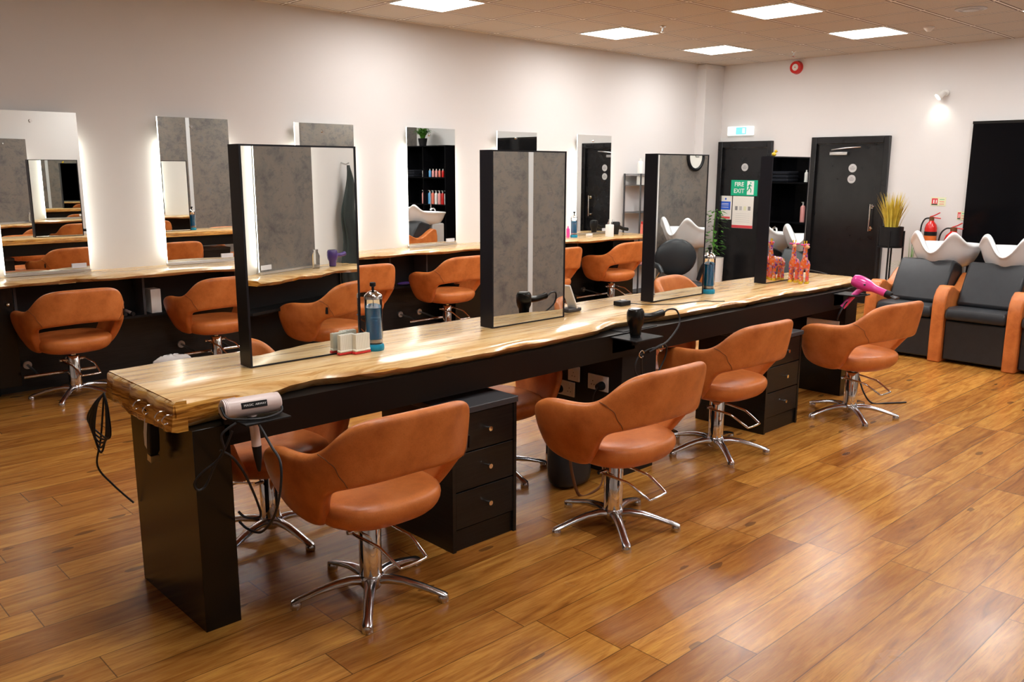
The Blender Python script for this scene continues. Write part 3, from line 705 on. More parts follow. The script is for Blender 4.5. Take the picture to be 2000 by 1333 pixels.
text('MAGIC', .011, 'text', dr, Mb @ V((-.020,-.0364,0)), bx_, bz_); text('AIRWAY', .010, 'text', dr, Mb @ V((.022,-.0364,0)), bx_, bz_)
MB().tube([(1.33,2.722,.815),(1.335,2.718,.76),(1.338,2.715,.70)], [.017,.016,.0165], 18, 4).build('handle', 'rose', dr)
MB().tube([(1.338,2.715,.70),(1.340,2.714,.66),(1.342,2.714,.605)], [.017,.014,.005], 16, 3).build('cable_boot', 'blackmatt', dr)
MB().tube([(1.427,2.712,.85),(1.41,2.66,.822),(1.33,2.645,.815),(1.25,2.68,.82),(1.225,2.70,.83),(1.22,2.72,.86)], .0045, 8, 5).build('cable', 'rubber', dr)
MB().tube([(1.24,2.655,.815),(1.190,2.66,.784),(1.194,2.66,.730),(1.175,2.68,.690),(1.133,2.70,.655),(1.112,2.72,.617),(1.122,2.72,.590),(1.150,2.72,.600),(1.175,2.70,.665),(1.205,2.67,.735),(1.225,2.655,.79)], .0045, 8, 6).build('cable', 'rubber', dr)
MB().tube([(1.190,2.68,.725),(1.233,2.68,.688),(1.284,2.70,.606),(1.345,2.75,.480),(1.378,2.80,.400),(1.335,2.825,.400),(1.312,2.835,.427)], .0045, 8, 6).build('cable', 'rubber', dr)
MB().tube([(1.313,2.64,.800),(1.312,2.56,.744),(1.302,2.48,.705),(1.288,2.465,.614),(1.279,2.50,.519),(1.290,2.60,.435),(1.30,2.68,.400),(1.300,2.75,.392),(1.312,2.83,.388)], .0045, 8, 6).build('cable', 'rubber', dr)
t = dryer('hair_dryer', 'black hairdryer standing nose-down on the middle shelf', 'black', (3.475, 2.755, .885), barrel=V((.03,0,-1)), handle_dir=V((1,-.1,.02)), L=.155, r=.044, hl=.17)
MB().tube([(3.67,2.74,.89),(3.72,2.735,.92),(3.78,2.72,.91),(3.78,2.70,.84),(3.66,2.68,.77),(3.56,2.67,.75),(3.50,2.68,.73)], .005, 8, 6).build('cable', 'rubber', t)
MB().tube([(3.50,2.68,.73),(3.62,2.68,.755),(3.66,2.69,.70),(3.60,2.70,.60),(3.50,2.70,.58),(3.42,2.70,.63),(3.43,2.70,.70),(3.50,2.69,.74),(3.60,2.68,.74)], .005, 8, 6).build('cable', 'rubber', t)
MB().tube([(3.45,2.69,.72),(3.47,2.70,.62),(3.52,2.72,.50),(3.54,2.78,.42)], .005, 8, 6).build('cable', 'rubber', t)
for (hx, hz) in ((3.45,.725),(3.61,.735)):
    rg = MB().tube([(hx+.018*math.cos(a), 2.69, hz+.018*math.sin(a)) for a in [i*PI/8 for i in range(15)]], .0035, 8); rg.build('cable_ring', 'chrome', t)
# pink dryer, pointing at us and down
t = thing('hair_dryer', 'hot pink hairdryer pointing outward from the far shelf', 'hairdryer', (5.9, 2.72, .80))
bax = V((-.02,-.95,-.30)).normalized(); qm = bax.to_track_quat('Z', 'Y').to_matrix(); pc = V((5.90, 2.66, .866))
MB().lathe([(.018,-.10),(.038,-.094),(.046,-.07),(.048,-.03),(.044,.01),(.032,.045),(.027,.07),(.0245,.155),(.022,.158)], pc, 28, qm).build('barrel', 'pink', t)
MB().lathe([(.030,-.099),(.012,-.101)], pc, 24, qm).build('filter', 'dgrey', t)
MB().lathe([(.0265,.150),(.0262,.180),(.022,.19)], pc, 24, qm).build('nozzle', 'blackmatt', t)
MB().lathe([(.018,.188),(.034,.235)], pc, 24, qm, 1.1, .3).build('concentrator', 'dgrey', t)
MB().ell(pc+V((-.046,-.01,.006)), .004, .008, .007).build('badge', 'dgrey', t)
MB().tube([(5.90,2.68,.845),(5.875,2.73,.79),(5.84,2.79,.70)], [.021,.018,.019], 16, 4).build('handle', 'pink', t)
MB().tube([(5.84,2.79,.70),(5.82,2.80,.66),(5.78,2.79,.62),(5.76,2.77,.66),(5.79,2.76,.71),(5.84,2.76,.74),(5.88,2.72,.79),(5.92,2.66,.80)], .005, 8, 5).build('cable', 'rubber', t)
# cable trail over far end of counter
tag(MB().tube([(6.0,3.33,ZT+.004),(6.10,3.28,ZT+.03),(6.18,3.24,ZT+.035),(6.25,3.20,ZT+.02),(6.28,3.14,ZT+.003)], .003, 8, 6).build('power_cable', 'rubber'), 'thin dark cable arching over the far end of the island top', 'cable')
# clipper on the near end, hooks
for i, y in enumerate((3.12, 3.03, 2.92, 2.86)):
    tag(MB().tube([(1.108,y,.825),(1.085,y,.825),(1.073,y,.81),(1.080,y,.797),(1.092,y,.800)], .0028, 8, 4).build('cup_hook', 'chrome'),
        ['chrome hook above the hanging clippers, left one', 'chrome hook just right of the hanging clippers', 'empty chrome hook near the island corner, left of the last', 'empty chrome hook closest to the island corner'][i], 'hook', 'chrome hooks screwed into the island end')
t = thing('hair_clipper', 'white and black hair clippers hanging from the island end', 'hair clipper', (1.10, 3.2, .67))
Mc = Matrix.Translation((1.125, 3.105, .70)) @ Matrix.Rotation(.16, 4, 'X')
def cl(y0, y1, x_, zs): return MB().loft([[Mc @ V((a*s, (y*s), z)) for a, y in ((-x_,y0),(x_,y0),(x_,y1),(-x_,y1))] for z, s in zs])
cl(-.030, .004, .018, ((-.080,.7),(-.06,1),(.0,1.0),(.05,.85),(.082,.5))).build('body', 'blackmatt', t, bevel=.004)
cl(.004, .026, .020, ((-.072,.55),(-.05,.95),(.0,1.05),(.05,.95),(.080,.5))).build('side_cover', 'white', t, bevel=.005)
MB().box(-.016,.016,-.030,.004,-.104,-.078, Mc).build('blade', 'steel', t)
MB().tube([(1.118,3.11,.78),(1.10,3.09,.800),(1.088,3.07,.81)], .003, 8, 4).build('hanging_loop', 'rubber', t)
t = thing('cable_bundle', 'looped black cables hanging from the near back corner of the island', 'cable', (1.09, 3.45, .75))
for k_ in range(5):
    a = k_*.9; sp = .03+.014*k_
    MB().tube([(1.085,3.46,.79),(1.06,3.46+sp*.6,.74),(1.05,3.47+sp*1.2,.62+.012*k_),(1.06,3.47+sp*.3,.55+.02*k_),(1.07,3.46-sp*.8,.63),(1.08,3.45-sp*.4,.73),(1.085,3.46,.79)], .004, 8, 6).build('cable', 'rubber', t)
MB().tube([(1.085,3.46,.79),(1.07,3.50,.60),(1.06,3.54,.48),(1.10,3.50,.40),(1.15,3.43,.33)], .004, 8, 6).build('cable', 'rubber', t)
# ------------------------------------------------------------------ sockets on centre panel
def socket(y, z, w_, h_, label, plug=None, x=3.506):
    t = thing('power_socket', label, 'socket', (x, y, z), 0, 'white sockets on the middle panel of the island')
    MB().box(x-.010, x-.0005, y-w_/2, y+w_/2, z-h_/2, z+h_/2).build('plate', 'white', t, bevel=.003)
    for k_ in ((-1, 1) if w_ > .1 else (0,)):
        yy = y+k_*w_*.24
        for a, b in ((0,.014),(-.010,-.006),(.010,-.006)): MB().box(x-.0112, x-.0102, yy+a-.002, yy+a+.002, z+b-.008-.003, z+b-.008+.003).build('pin_hole', 'dgrey', t)
        MB().box(x-.013, x-.0102, yy-.006, yy+.006, z+h_*.28, z+h_*.28+.014).build('switch', 'white', t)
    if plug is not None:
        MB().tube([(x-.011,y+plug,z-.01),(x-.02,y+plug,z-.01),(x-.05,y+plug,z-.012)], [.024,.024,.018], 16).build('plug', 'blackmatt', t)
        MB().tube([(x-.05,y+plug,z-.012),(x-.07,y+plug+.01,z-.06),(x-.05,y+plug+.03,z-.18),(x-.03,y+plug+.02,z-.3)], .004, 8, 4).build('plug_cable', 'rubber', t)
socket(3.02, .505, .145, .086, 'white double socket right of the socket cluster, one black plug in it', -.034)
socket(3.20, .525, .086, .086, 'white switched outlet highest in the cluster on the middle panel', None)
socket(3.265, .430, .145, .086, 'white double socket lowest in the cluster with a black plug', .035)
socket(3.36, .485, .086, .075, 'white outlet at the left of the cluster, dark plug below it', -.02)
# bag under island
t = thing('handbag', 'dark bag with a brown strap on the floor under the island', 'bag', (3.15, 3.05, 0))
rings = []
for z, s, k_ in ((.001,.75,0),(.02,.95,0),(.10,1.0,.005),(.20,.95,.01),(.27,.85,.02),(.285,.7,.02)):
    rings.append([V((3.24+.13*s*math.copysign(abs(math.cos(a))**.7, math.cos(a)), 2.98+k_+.085*s*math.copysign(abs(math.sin(a))**.7, math.sin(a)), z)) for a in [2*PI*j/24 for j in range(24)]])
MB().loft(rings).build('body', 'blacklea', t, sub=1)
MB().tube([(3.14,2.92,.26),(3.10,2.86,.28),(3.10,2.84,.15),(3.14,2.82,.008),(3.22,2.80,.006),(3.33,2.83,.03),(3.35,2.86,.15),(3.32,2.91,.26)], .008, 8, 6, flat=.4).build('strap', 'brown', t)
# white panel by far drawer unit
tag(MB().box(5.215, 5.235, 2.77, 3.1, 0, .19).build('white_board', 'white', bevel=.002), 'thin white board standing against the far drawer unit', 'board')
t = thing('tissue_packet', 'pale crumpled packet on top of the far drawer unit', 'packet', (4.98, 2.95, .625))
MB().ell((4.99, 2.95, .648), .10, .05, .0215, 14, 8).build('wrap', 'film', t)
tag(MB().box(6.03, 6.048, 2.90, 3.15, .42, .56).build('white_notice', 'white', bevel=.002), 'white board fixed on the inner face of the far end panel', 'board')
# flex hanging from end chair
tag(MB().tube([(6.0,2.80,.30),(6.05,2.74,.20),(6.0,2.66,.08),(6.02,2.60,.006),(6.10,2.52,.006),(6.22,2.44,.006)], .006, 8, 6).build('floor_cable', 'rubber'), 'twisted dark cable trailing to the floor behind the far island chair', 'cable')
# plastic bag over back chair
t = thing('plastic_bag', 'crumpled clear plastic bag behind the near end of the island', 'bag', (1.49, 3.80, .80))
rr = random.Random(3); mb = MB(); mb.ell((1.49, 3.79, .80), .085, .05, .032, 26, 14)
mb.v = [p+V((rr.uniform(-.004,.004), rr.uniform(-.004,.004), rr.uniform(-.004,.004))) for p in mb.v]
mb.build('film', 'film', t, angle=80)
# ------------------------------------------------------------------ items left counter
dryer('hair_dryer', 'black hairdryer standing on the far end of the left counter', 'blackmatt', (8.30, 6.93, ZT+.085), barrel=V((0,0,-1)), handle_dir=V((1,-.05,-.25)), L=.17, r=.05, hl=.18)
t = thing('white_canister', 'white canister on the left counter before the last mirror', 'canister', (7.98, 6.76, ZT))
MB().lathe([(.05,.0),(.05,.135),(.046,.14),(.01,.142)], (7.98,6.76,ZT+.0005)).build('body', 'white', t)
t = thing('comb_bottle', 'thin clear bottle behind the black hairdryer on the counter', 'bottle', (8.42, 7.08, ZT))
MB().lathe([(.025,.0),(.025,.13),(.012,.15),(.012,.17)], (8.42,7.08,ZT+.0005)).build('body', 'glass', t)
t = thing('white_adapter', 'small white adapter lying on the left counter by the canister', 'adapter', (7.85, 6.95, ZT))
MB().box(7.78, 7.86, 6.92, 6.96, ZT+.0005, ZT+.03).build('body', 'white', t, bevel=.004)
t = thing('pink_bottle', 'slim pink bottle beside the comb jar on the left counter', 'bottle', (7.49, 6.98, ZT))
MB().lathe([(.02,.0),(.02,.10),(.008,.11),(.008,.13)], (7.49,6.98,ZT+.0005)).build('body', 'pink', t)
t = thing('white_box', 'white box standing in the cubby between the first two wall chairs', 'box', (2.62, 6.98, .508))
MB().box(2.60, 2.68, 6.955, 7.08, .509, .70).build('carton', 'white', t, bevel=.002)
for i in range(3):
    t = thing('styling_iron', ['styling iron nearest the divider in the left cubby', 'middle styling iron in the left cubby', 'styling iron closest to the chair in the left cubby'][i], 'styling iron', (2.42-i*.05, 7.0, .51), 0, 'styling irons in the cubby')
    x = 2.44-i*.06
    MB().tube([(x,6.935,.527),(x+.01,7.11,.527)], .014, 14).build('barrel', 'chrome' if i else 'rose', t)
    MB().tube([(x,6.933,.527),(x,6.915,.527)], [.017,.015], 14).build('cap', 'blackmatt', t)
t = thing('purple_cloth', 'folded purple cloth in the cubby beside the fourth wall chair', 'cloth', (5.1, 6.97, .508))
MB().ell((5.12, 6.985, .528), .09, .05, .019, 16, 8).build('fold', 'purple', t)
# ------------------------------------------------------------------ display rack at the end of the left wall
rk = thing('display_rack', 'narrow dark metal rack of products beyond the left counter', 'rack', (8.7, 7.0, 0))
for x in (8.70, 9.30):
    for y in (6.88, 7.14): MB().box(x, x+.016, y, y+.016, 0, 1.60).build('post', 'dgrey', rk)
for z in (.10, .45, .80, 1.12, 1.46, 1.595): MB().box(8.70, 9.316, 6.88, 7.156, z-.008, z).build('shelf', 'dgrey', rk)
def bottle(x, y, z, h, r, m, label, cap='white', grp='product bottles', pump=False, name='product_bottle'):
    t = thing(name, label, 'bottle', (x, y, z), 0, grp)
    MB().lathe([(r,0),(r,h*.72),(r*.75,h*.8),(r*.35,h*.83)], (x,y,z+.0005), 16).build('body', m, t)
    if pump:
        MB().tube([(x,y,z+h*.8),(x,y,z+h*.98),(x,y-.0,z+h)], r*.3, 8).build('pump', cap, t); MB().box(x-.03, x+.006, y-.006, y+.006, z+h*.97, z+h*1.0).build('spout', cap, t)
    else: MB().lathe([(r*.4,h*.82),(r*.38,h)], (x,y,z), 12).build('cap', cap, t)
bottle(8.83, 7.0, 1.60, .19, .035, 'white', 'white bottle with a pointed cap on top of the display rack', 'white')
for i, (x, z, m, l) in enumerate(((8.98,1.12,'red','red bottle on the middle shelf of the rack'), (8.86,.80,'red_pr','coral bottle on the rack shelf level with the counter'), (9.02,.80,'pink_pr','pale pink bottle right of the coral one on the rack'), (9.0,.45,'red','red bottle low on the display rack'), (8.86,.45,'pink_pr','pale bottle low on the display rack'))):
    bottle(x, 6.97, z, .20, .032, m, l, 'redp')
t = thing('white_tub', 'wide white tub under the top shelf of the rack', 'tub', (8.86, 7.0, 1.46)); MB().lathe([(.06,0),(.06,.10),(.055,.11)], (8.86,7.0,1.4605), 20).build('body', 'white', t)
# ------------------------------------------------------------------ far wall: doors
def door(n, y0, y1, top, label_signs, handle_y, closer):
    d = struct(MB().box(XF-.012, XF-.002, y0+.07, y1-.07, 0.005, top-.09).build('door_%d' % n, 'doorblack'))
    f = MB(); f.box(XF-.06, XF-.0005, y0, y0+.07, 0, top); f.box(XF-.06, XF-.0005, y1-.07, y1, 0, top); f.box(XF-.06, XF-.0005, y0+.07, y1-.07, top-.085, top)
    f.build('door_frame', 'doorblack', d, bevel=.006)
    if handle_y:
        for z in (.94, 1.21): MB().cyl((XF-.012, handle_y, z), (XF-.06, handle_y, z), .011).build('handle_mount', 'chrome', d); MB().cyl((XF-.012, handle_y, z), (XF-.018, handle_y, z), .026).build('handle_rose', 'chrome', d)
        MB().cyl((XF-.06, handle_y, .91), (XF-.06, handle_y, 1.24), .011).build('door_handle', 'chrome', d)
    if closer:
        MB().box(XF-.06, XF-.012, 5.15, 5.38, 1.835, 1.875).build('door_closer', 'steel', d, bevel=.004)
        MB().tube([(XF-.05,5.36,1.90),(XF-.09,5.15,1.92),(XF-.06,4.98,1.93)], .008, 8).build('closer_arm', 'steel', d)
    return d
door(1, 6.20, 7.03, 2.032, '', None, False)
door(2, 4.63, 5.635, 2.06, '', 4.80, True)
def rsign(y, z, label):
    t = thing('round_door_sign', label, 'sign', (XF-.013, y, z), 0, 'round white door signs')
    MB().cyl((XF-.0125, y, z), (XF-.0155, y, z), .052).build('disc', 'lgrey', t)
    for dz, w_ in ((.018,.03),(0,.07),(-.016,.05)): MB().box(XF-.0165, XF-.0156, y-w_/2, y+w_/2, z+dz-.004, z+dz+.004).build('print_line', 'greytext', t)
rsign(6.615, 1.685, 'round sign on the fire exit door'); rsign(5.085, 1.675, 'upper round sign on the door with the closer'); rsign(5.088, 1.541, 'lower round sign on the door with the closer')
t = thing('fire_exit_sign', 'green FIRE EXIT sign on the left door', 'sign', (XF-.013, 6.6, 1.4))
MB().box(XF-.016, XF-.0125, 6.40, 6.815, 1.30, 1.512).build('board', 'green', t)
text('FIRE', .082, 'text', t, (XF-.0172, 6.685, 1.452), (0,-1,0), (0,0,1), bold=.0012); text('EXIT', .082, 'text', t, (XF-.0172, 6.685, 1.362), (0,-1,0), (0,0,1), bold=.0012)
MB().box(XF-.0172, XF-.0161, 6.455, 6.56, 1.315, 1.50).build('pictogram_door', 'text', t)
rm = MB(); X_ = XF-.0185
def seg2(a, b, r): rm.cyl((X_, a[0], a[1]), (X_, b[0], b[1]), r, r, 8)
rm.ell((X_,6.505,1.475), .001, .011, .011); seg2((6.515,1.455),(6.525,1.41),.010); seg2((6.52,1.45),(6.485,1.43),.005); seg2((6.52,1.45),(6.55,1.425),.005)
seg2((6.525,1.41),(6.495,1.385),.007); seg2((6.495,1.385),(6.500,1.345),.006); seg2((6.525,1.41),(6.55,1.37),.007); seg2((6.55,1.37),(6.59,1.365),.006)
rm.build('running_figure', 'green', t)
t = thing('safety_notice', 'blue and white safety notice left of the fire exit poster', 'notice', (XF-.013, 6.88, 1.13))
MB().box(XF-.0155, XF-.0125, 6.79, 6.99, .965, 1.292).build('sheet', 'paper', t)
MB().box(XF-.0163, XF-.0156, 6.81, 6.97, 1.10, 1.215).build('blue_block', 'bluesign', t); MB().cyl((XF-.0156,6.89,1.25),(XF-.0163,6.89,1.25), .014).build('blue_symbol', 'bluesign', t); MB().box(XF-.0163, XF-.0156, 6.81, 6.97, .975, 1.005).build('red_band', 'redpap', t)
for z in (1.185,1.165,1.135): MB().box(XF-.0168, XF-.0164, 6.84, 6.955, z-.003, z+.003).build('print_line', 'text', t)
t = thing('safety_poster', 'tall white poster with small pictures under the FIRE EXIT sign', 'poster', (XF-.013, 6.6, 1.07))
MB().box(XF-.0155, XF-.0125, 6.448, 6.775, .855, 1.292).build('sheet', 'paper', t)
MB().box(XF-.0163, XF-.0156, 6.448, 6.775, .857, .895).build('red_band', 'redpap', t)
for i in range(4): MB().box(XF-.0163, XF-.0156, 6.49+i*.068, 6.53+i*.068, 1.10, 1.155).build('picture', ['greytext','lum','lgrey','greytext'][i], t)
for i in range(5): MB().box(XF-.0162, XF-.0156, 6.50, 6.72, .94+i*.028, .943+i*.028).build('print_line', 'lgrey', t)
t = thing('exit_light', 'lit white emergency exit light box above the left door', 'exit light', (XF, 6.7, 2.17))
MB().box(XF-.05, XF-.0005, 6.505, 6.90, 2.11, 2.232).build('box', 'exitlit', t, bevel=.01)
MB().box(XF-.052, XF-.0502, 6.60, 6.76, 2.125, 2.218).build('pictogram', 'exitblue', t); MB().box(XF-.0535, XF-.0521, 6.62, 6.66, 2.14, 2.205).build('pictogram_door', 'exitlit', t)
t = thing('fire_alarm', 'round red fire alarm high on the far wall', 'alarm', (XF, 5.935, 2.95))
MB().cyl((XF-.0005,5.935,2.945), (XF-.05,5.935,2.945), .085, .075, 32).build('bell', 'red', t); MB().cyl((XF-.05,5.935,2.945), (XF-.056,5.935,2.945), .042, .040, 24).build('centre', 'paper', t); MB().cyl((XF-.056,5.935,2.945), (XF-.058,5.935,2.945), .008).build('mark', 'redp', t)
t = thing('wall_spotlight', 'small white spotlight glowing on the far wall', 'spotlight', (XF, 4.08, 2.5))
MB().cyl((XF-.0005,4.05,2.52), (XF-.02,4.05,2.52), .035).build('mount', 'white', t); MB().tube([(XF-.02,4.05,2.52),(XF-.07,4.06,2.51)], .01).build('arm', 'white', t)
MB().cyl((XF-.07,4.05,2.525), (XF-.11,4.10,2.47), .032, .042).build('head', 'white', t); MB().cyl((XF-.1102,4.1002,2.4698), (XF-.113,4.1036,2.466), .036).build('lamp', 'bulb', t)
ld = bpy.data.lights.new('spot_lamp', 'SPOT'); ld.energy = 1.3; ld.spot_size = 1.6; ld.spot_blend = .9; ld.shadow_soft_size = .03; ld.color = (1,.98,.85)
lo = bpy.data.objects.new('spot_lamp', ld); COL.objects.link(lo); lo.parent = t; lo.location = (-.13, .04, -.06)
lo.rotation_euler = V((.45,-.12,-.9)).to_track_quat('-Z', 'Y').to_euler()
# extinguisher boards + extinguishers
def eboard(y0, y1, z0, z1, label):
    t = thing('extinguisher_sign', label, 'sign', (XF, y0, z0), 0, 'extinguisher instruction signs')
    MB().box(XF-.004, XF-.0005, y0, y1, z0, z1).build('board', 'lum', t); w_ = y1-y0
    MB().box(XF-.005, XF-.0041, y1-w_*.46, y1-w_*.06, z0+.025, z1-.012).build('red_block', 'redpap', t); MB().box(XF-.005, XF-.0041, y1-w_*.46, y1-w_*.06, z0+.010, z0+.022).build('black_band', 'blackmatt', t)
    MB().box(XF-.0056, XF-.0051, y1-w_*.40, y1-w_*.34, z0+.035, z1-.03).build('symbol', 'text', t); MB().box(XF-.0056, XF-.0051, y1-w_*.24, y1-w_*.17, z0+.03, z1-.03).build('symbol', 'text', t)
    for i in range(3): MB().box(XF-.005, XF-.0041, y0+w_*.10, y0+w_*.42, z0+.02+i*.026, z0+.026+i*.026).build('print_line', 'redpap' if i < 2 else 'green', t)
eboard(3.94, 4.108, 1.243, 1.342, 'pale sign with a red block above the tall extinguisher'); eboard(3.715, 3.80, 1.09, 1.19, 'pale sign with a red block beside the black panel')
def exting(y, z0, h, r, label, horn, labelm):
    t = thing('fire_extinguisher', label, 'fire extinguisher', (XF-.1, y, z0), 0, 'red fire extinguishers on the far wall'); x = XF-.09
    MB().lathe([(r*.8,0),(r,.012),(r,h*.78),(r*.85,h*.87),(r*.45,h*.94),(r*.3,h)], (x,y,z0)).build('cylinder', 'red', t)
    MB().lathe([(r*1.01,h*.36),(r*1.01,h*.66)], (x,y,z0)).build('label', labelm, t); MB().lathe([(r*1.02,h*.60),(r*1.02,h*.70)], (x,y,z0)).build('label_band', 'blackmatt', t)
    MB().lathe([(r*.4,h*.97),(r*.4,h*1.06)], (x,y,z0), 16).build('valve', 'brown', t)
    MB().tube([(x,y+.02,z0+h*1.06),(x,y-.03,z0+h*1.10),(x-.01,y-.09,z0+h*1.17)], .007, 8, 3).build('lever', 'redp', t); MB().tube([(x,y+.02,z0+h*1.05),(x,y-.10,z0+h*1.03)], .007, 8).build('carry_handle', 'redp', t)
    pts = [(x,y+.02,z0+h*1.03),(x,y+r*1.1,z0+h*1.0),(x,y+r*1.6,z0+h*.85),(x,y+r*1.7,z0+h*.6)]
    if not horn: pts = [(x,y+.02,z0+h*1.03),(x-.02,y+r*.9,z0+h*1.02),(x-.03,y+r*1.5,z0+h*.85),(x-.02,y+r*1.7,z0+h*.4),(x-.02,y+r*1.5,z0+h*.1)]
    MB().tube(pts, .009, 8, 5).build('hose', 'rubber', t)
    if horn: MB().tube([(x,y+r*1.7,z0+h*.62),(x,y+r*1.8,z0+h*.22)], [.018,.034], 16).build('horn', 'blackmatt', t)
    MB().box(x+r*.6, XF-.0005, y-.02, y+.02, z0+h*.5, z0+h*.6).build('wall_bracket', 'dgrey', t)
exting(4.045, .62, .47, .068, 'tall red fire extinguisher with a black horn', True, 'orange'); exting(3.79, .50, .48, .09, 'wide red fire extinguisher partly behind the black panel', False, 'paper')
# ------------------------------------------------------------------ plants
def blades(name, m, parent, c, n, h0, h1, spread, w_, seed, droop=0, base=.04, z0=0):
    rr = random.Random(seed); mb = MB()
    for i in range(n):
        a = rr.uniform(0, 2*PI); L = rr.uniform(h0, h1); s = rr.uniform(.2, 1)*spread; d = V((math.cos(a), math.sin(a), 0)); side = V((-d.y, d.x, 0))
        b = V(c)+d*rr.uniform(0, base); ps = []
        for k in range(6):
            t_ = k/5; ps.append(b+d*s*t_**1.6+V((0,0,L*(t_-droop*t_**3))))
        vs = []; 
        for k, p in enumerate(ps):
            ww = w_*(1-(k/5)**2)*.5+.0006; vs += [p-side*ww, p+side*ww]
        mb.add(vs, [(2*k, 2*k+1, 2*k+3, 2*k+2) for k in range(5)])
    return mb.build(name, m, parent, fix=False, smooth=True)
pt = thing('potted_grass', 'yellow ornamental grass in a black pot on a tall stand', 'plant', (10.2, 4.35, 0)); cx_, cy_ = 10.2, 4.352
MB().lathe([(.125,.78),(.13,.785),(.13,1.005),(.122,1.005),(.118,.95),(.01,.95)], (cx_,cy_,0), 36).build('pot', 'blackmatt', pt)
for a in (.3, 1.87, 3.44, 5.01):
    x, y = cx_+.138*math.cos(a), cy_+.138*math.sin(a); MB().box(x-.008, x+.008, y-.008, y+.008, 0, .96).build('stand_leg', 'blackmatt', pt)
MB().lathe([(.14,.765),(.14,.779),(.125,.779)], (cx_,cy_,0), 36).build('stand_ring', 'blackmatt', pt)
blades('grass', 'grass', pt, (cx_,cy_,.95), 190, .28, .46, .16, .014, 5, base=.08)
pt = thing('spider_plant', 'spiky variegated plant between the tall pot and the first basin', 'plant', (9.6, 3.83, 0))
MB().lathe([(.09,.0),(.12,.02),(.13,.50),(.12,.50),(.115,.46),(.01,.46)], (9.6,3.83,0)).build('pot', 'blackmatt', pt)
blades('foliage', 'leafpale', pt, (9.6,3.83,.47), 150, .26, .42, .26, .016, 8, droop=.55, base=.07)
blades('spike', 'leaf', pt, (9.6,3.86,.47), 4, .44, .52, .06, .010, 9)
pt = thing('trailing_plant', 'leafy green plant between the third island mirror and the fire exit door', 'plant', (10.3, 6.85, 0))
MB().lathe([(.10,.0),(.13,.02),(.14,.46),(.13,.46),(.12,.42),(.01,.42)], (10.25,6.80,0)).build('pot', 'white', pt)
rr = random.Random(4); mb = MB()
for i in range(150):
    a = rr.uniform(0, 2*PI); z = rr.uniform(.50, 1.12); R_ = .15*(1-abs(z-.8)/.6)*rr.uniform(.5, 1.2); c_ = V((10.25+R_*math.cos(a), 6.80+R_*math.sin(a), z)); d = V((math.cos(a), math.sin(a), rr.uniform(-.5,.4))).normalized(); s_ = V((-math.sin(a), math.cos(a), rr.uniform(-.3,.3))); L = rr.uniform(.05,.09)
    mb.add([c_, c_+d*L*.4+s_*L*.3, c_+d*L+V((0,0,-.01)), c_+d*L*.4-s_*L*.3], [(0,1,2,3)])
mb.build('foliage', 'leaf', pt, fix=False)
MB().tube([(10.25,6.80,.42),(10.24,6.81,.8),(10.26,6.80,1.08)], .008, 8, 4).build('stem', 'leaf', pt)
# ------------------------------------------------------------------ black panel + shelving on the far wall
MBp = thing('black_wall_panel', 'glossy black wall panel behind the wash basins', 'wall panel', (XF, 3.0, 0))
MB().box(XF-.05, XF-.0005, 1.62, 3.71, 0, 2.16).build('panel', 'gloss', MBp); MB().box(XF-.056, XF-.0005, 1.62, 3.715, 2.16, 2.19).build('top_trim', 'black', MBp)
su = thing('black_shelf_unit', 'tall black shelf unit seen reflected in the wall mirrors', 'shelf unit', (XF-.2, .9, 0))
MB().box(XF-.02, XF-.0005, .26, 1.60, 0, 2.08).build('back_panel', 'gloss', su)
for y in (.26, .92, 1.58): MB().box(XF-.42, XF-.02, y, y+.02, 0, 2.08).build('side_panel', 'gloss', su)
for z in (.06, .55, .98, 1.48, 2.06): MB().box(XF-.42, XF-.02, .28, 1.58, z, z+.02).build('shelf', 'gloss', su)
rr = random.Random(11)
ms = ['white','red','pink_pr','white','red_pr','blue_pr','white','pink_pr']
pos_w = ['at the left end', 'second along', 'third along', 'fourth along', 'fifth along', 'sixth along', 'seventh along', 'at the right end']
for i in range(8):
    bottle(XF-.3, 1.46-i*.098, 1.001, .25, .030, ms[i], 'pump bottle on the reflected shelf unit, %s of the middle shelf' % pos_w[i], 'white', 'pump bottles on the reflected shelves', True, 'pump_bottle')
for i in range(7):
    bottle(XF-.3, 1.38-i*.098, 1.501, .15, .024, ms[(i*3+1) % 8], 'small product on the reflected shelf unit, %s of the upper shelf' % pos_w[i], 'white', 'small products on the upper reflected shelf')
for i in range(3):
    tag(MB().box(XF-.38, XF-.10, .30, .58, 1.501+.045*i, 1.501+.045*i+.042).build('folded_towel', 'navy', bevel=.012), 'dark folded towel, %s of the stack on the reflected shelves' % ['bottom', 'middle', 'top'][i], 'towel', 'folded towels on the reflected shelves')
fn = thing('potted_fern', 'green fern in a black pot on top of the reflected shelf unit', 'plant', (XF-.30, .78, 2.08))
MB().lathe([(.065,2.081),(.09,2.22),(.08,2.22),(.01,2.20)], (XF-.30,.78,0)).build('pot', 'blackmatt', fn)
blades('fronds', 'leaf', fn, (XF-.30,.78,2.20), 110, .20, .42, .27, .05, 12, droop=.6, base=.03)
# clock on grey wall (seen in mirror three)
ck = thing('wall_clock', 'round black rimmed clock reflected in the third island mirror', 'clock', (8.75, .21, 1.95))
MB().tube([(8.75+.15*math.cos(a), .225, 1.80+.15*math.sin(a)) for a in [i*2*PI/36 for i in range(37)]], .018, 10).build('rim', 'blackmatt', ck)
MB().cyl((8.75,.2055,1.80), (8.75,.22,1.80), .145, .145, 36).build('face', 'paper', ck)
MB().box(8.747, 8.753, .221, .224, 1.80, 1.90).build('hand', 'blackmatt', ck); MB().box(8.75, 8.82, .221, .224, 1.797, 1.803).build('hand', 'blackmatt', ck)
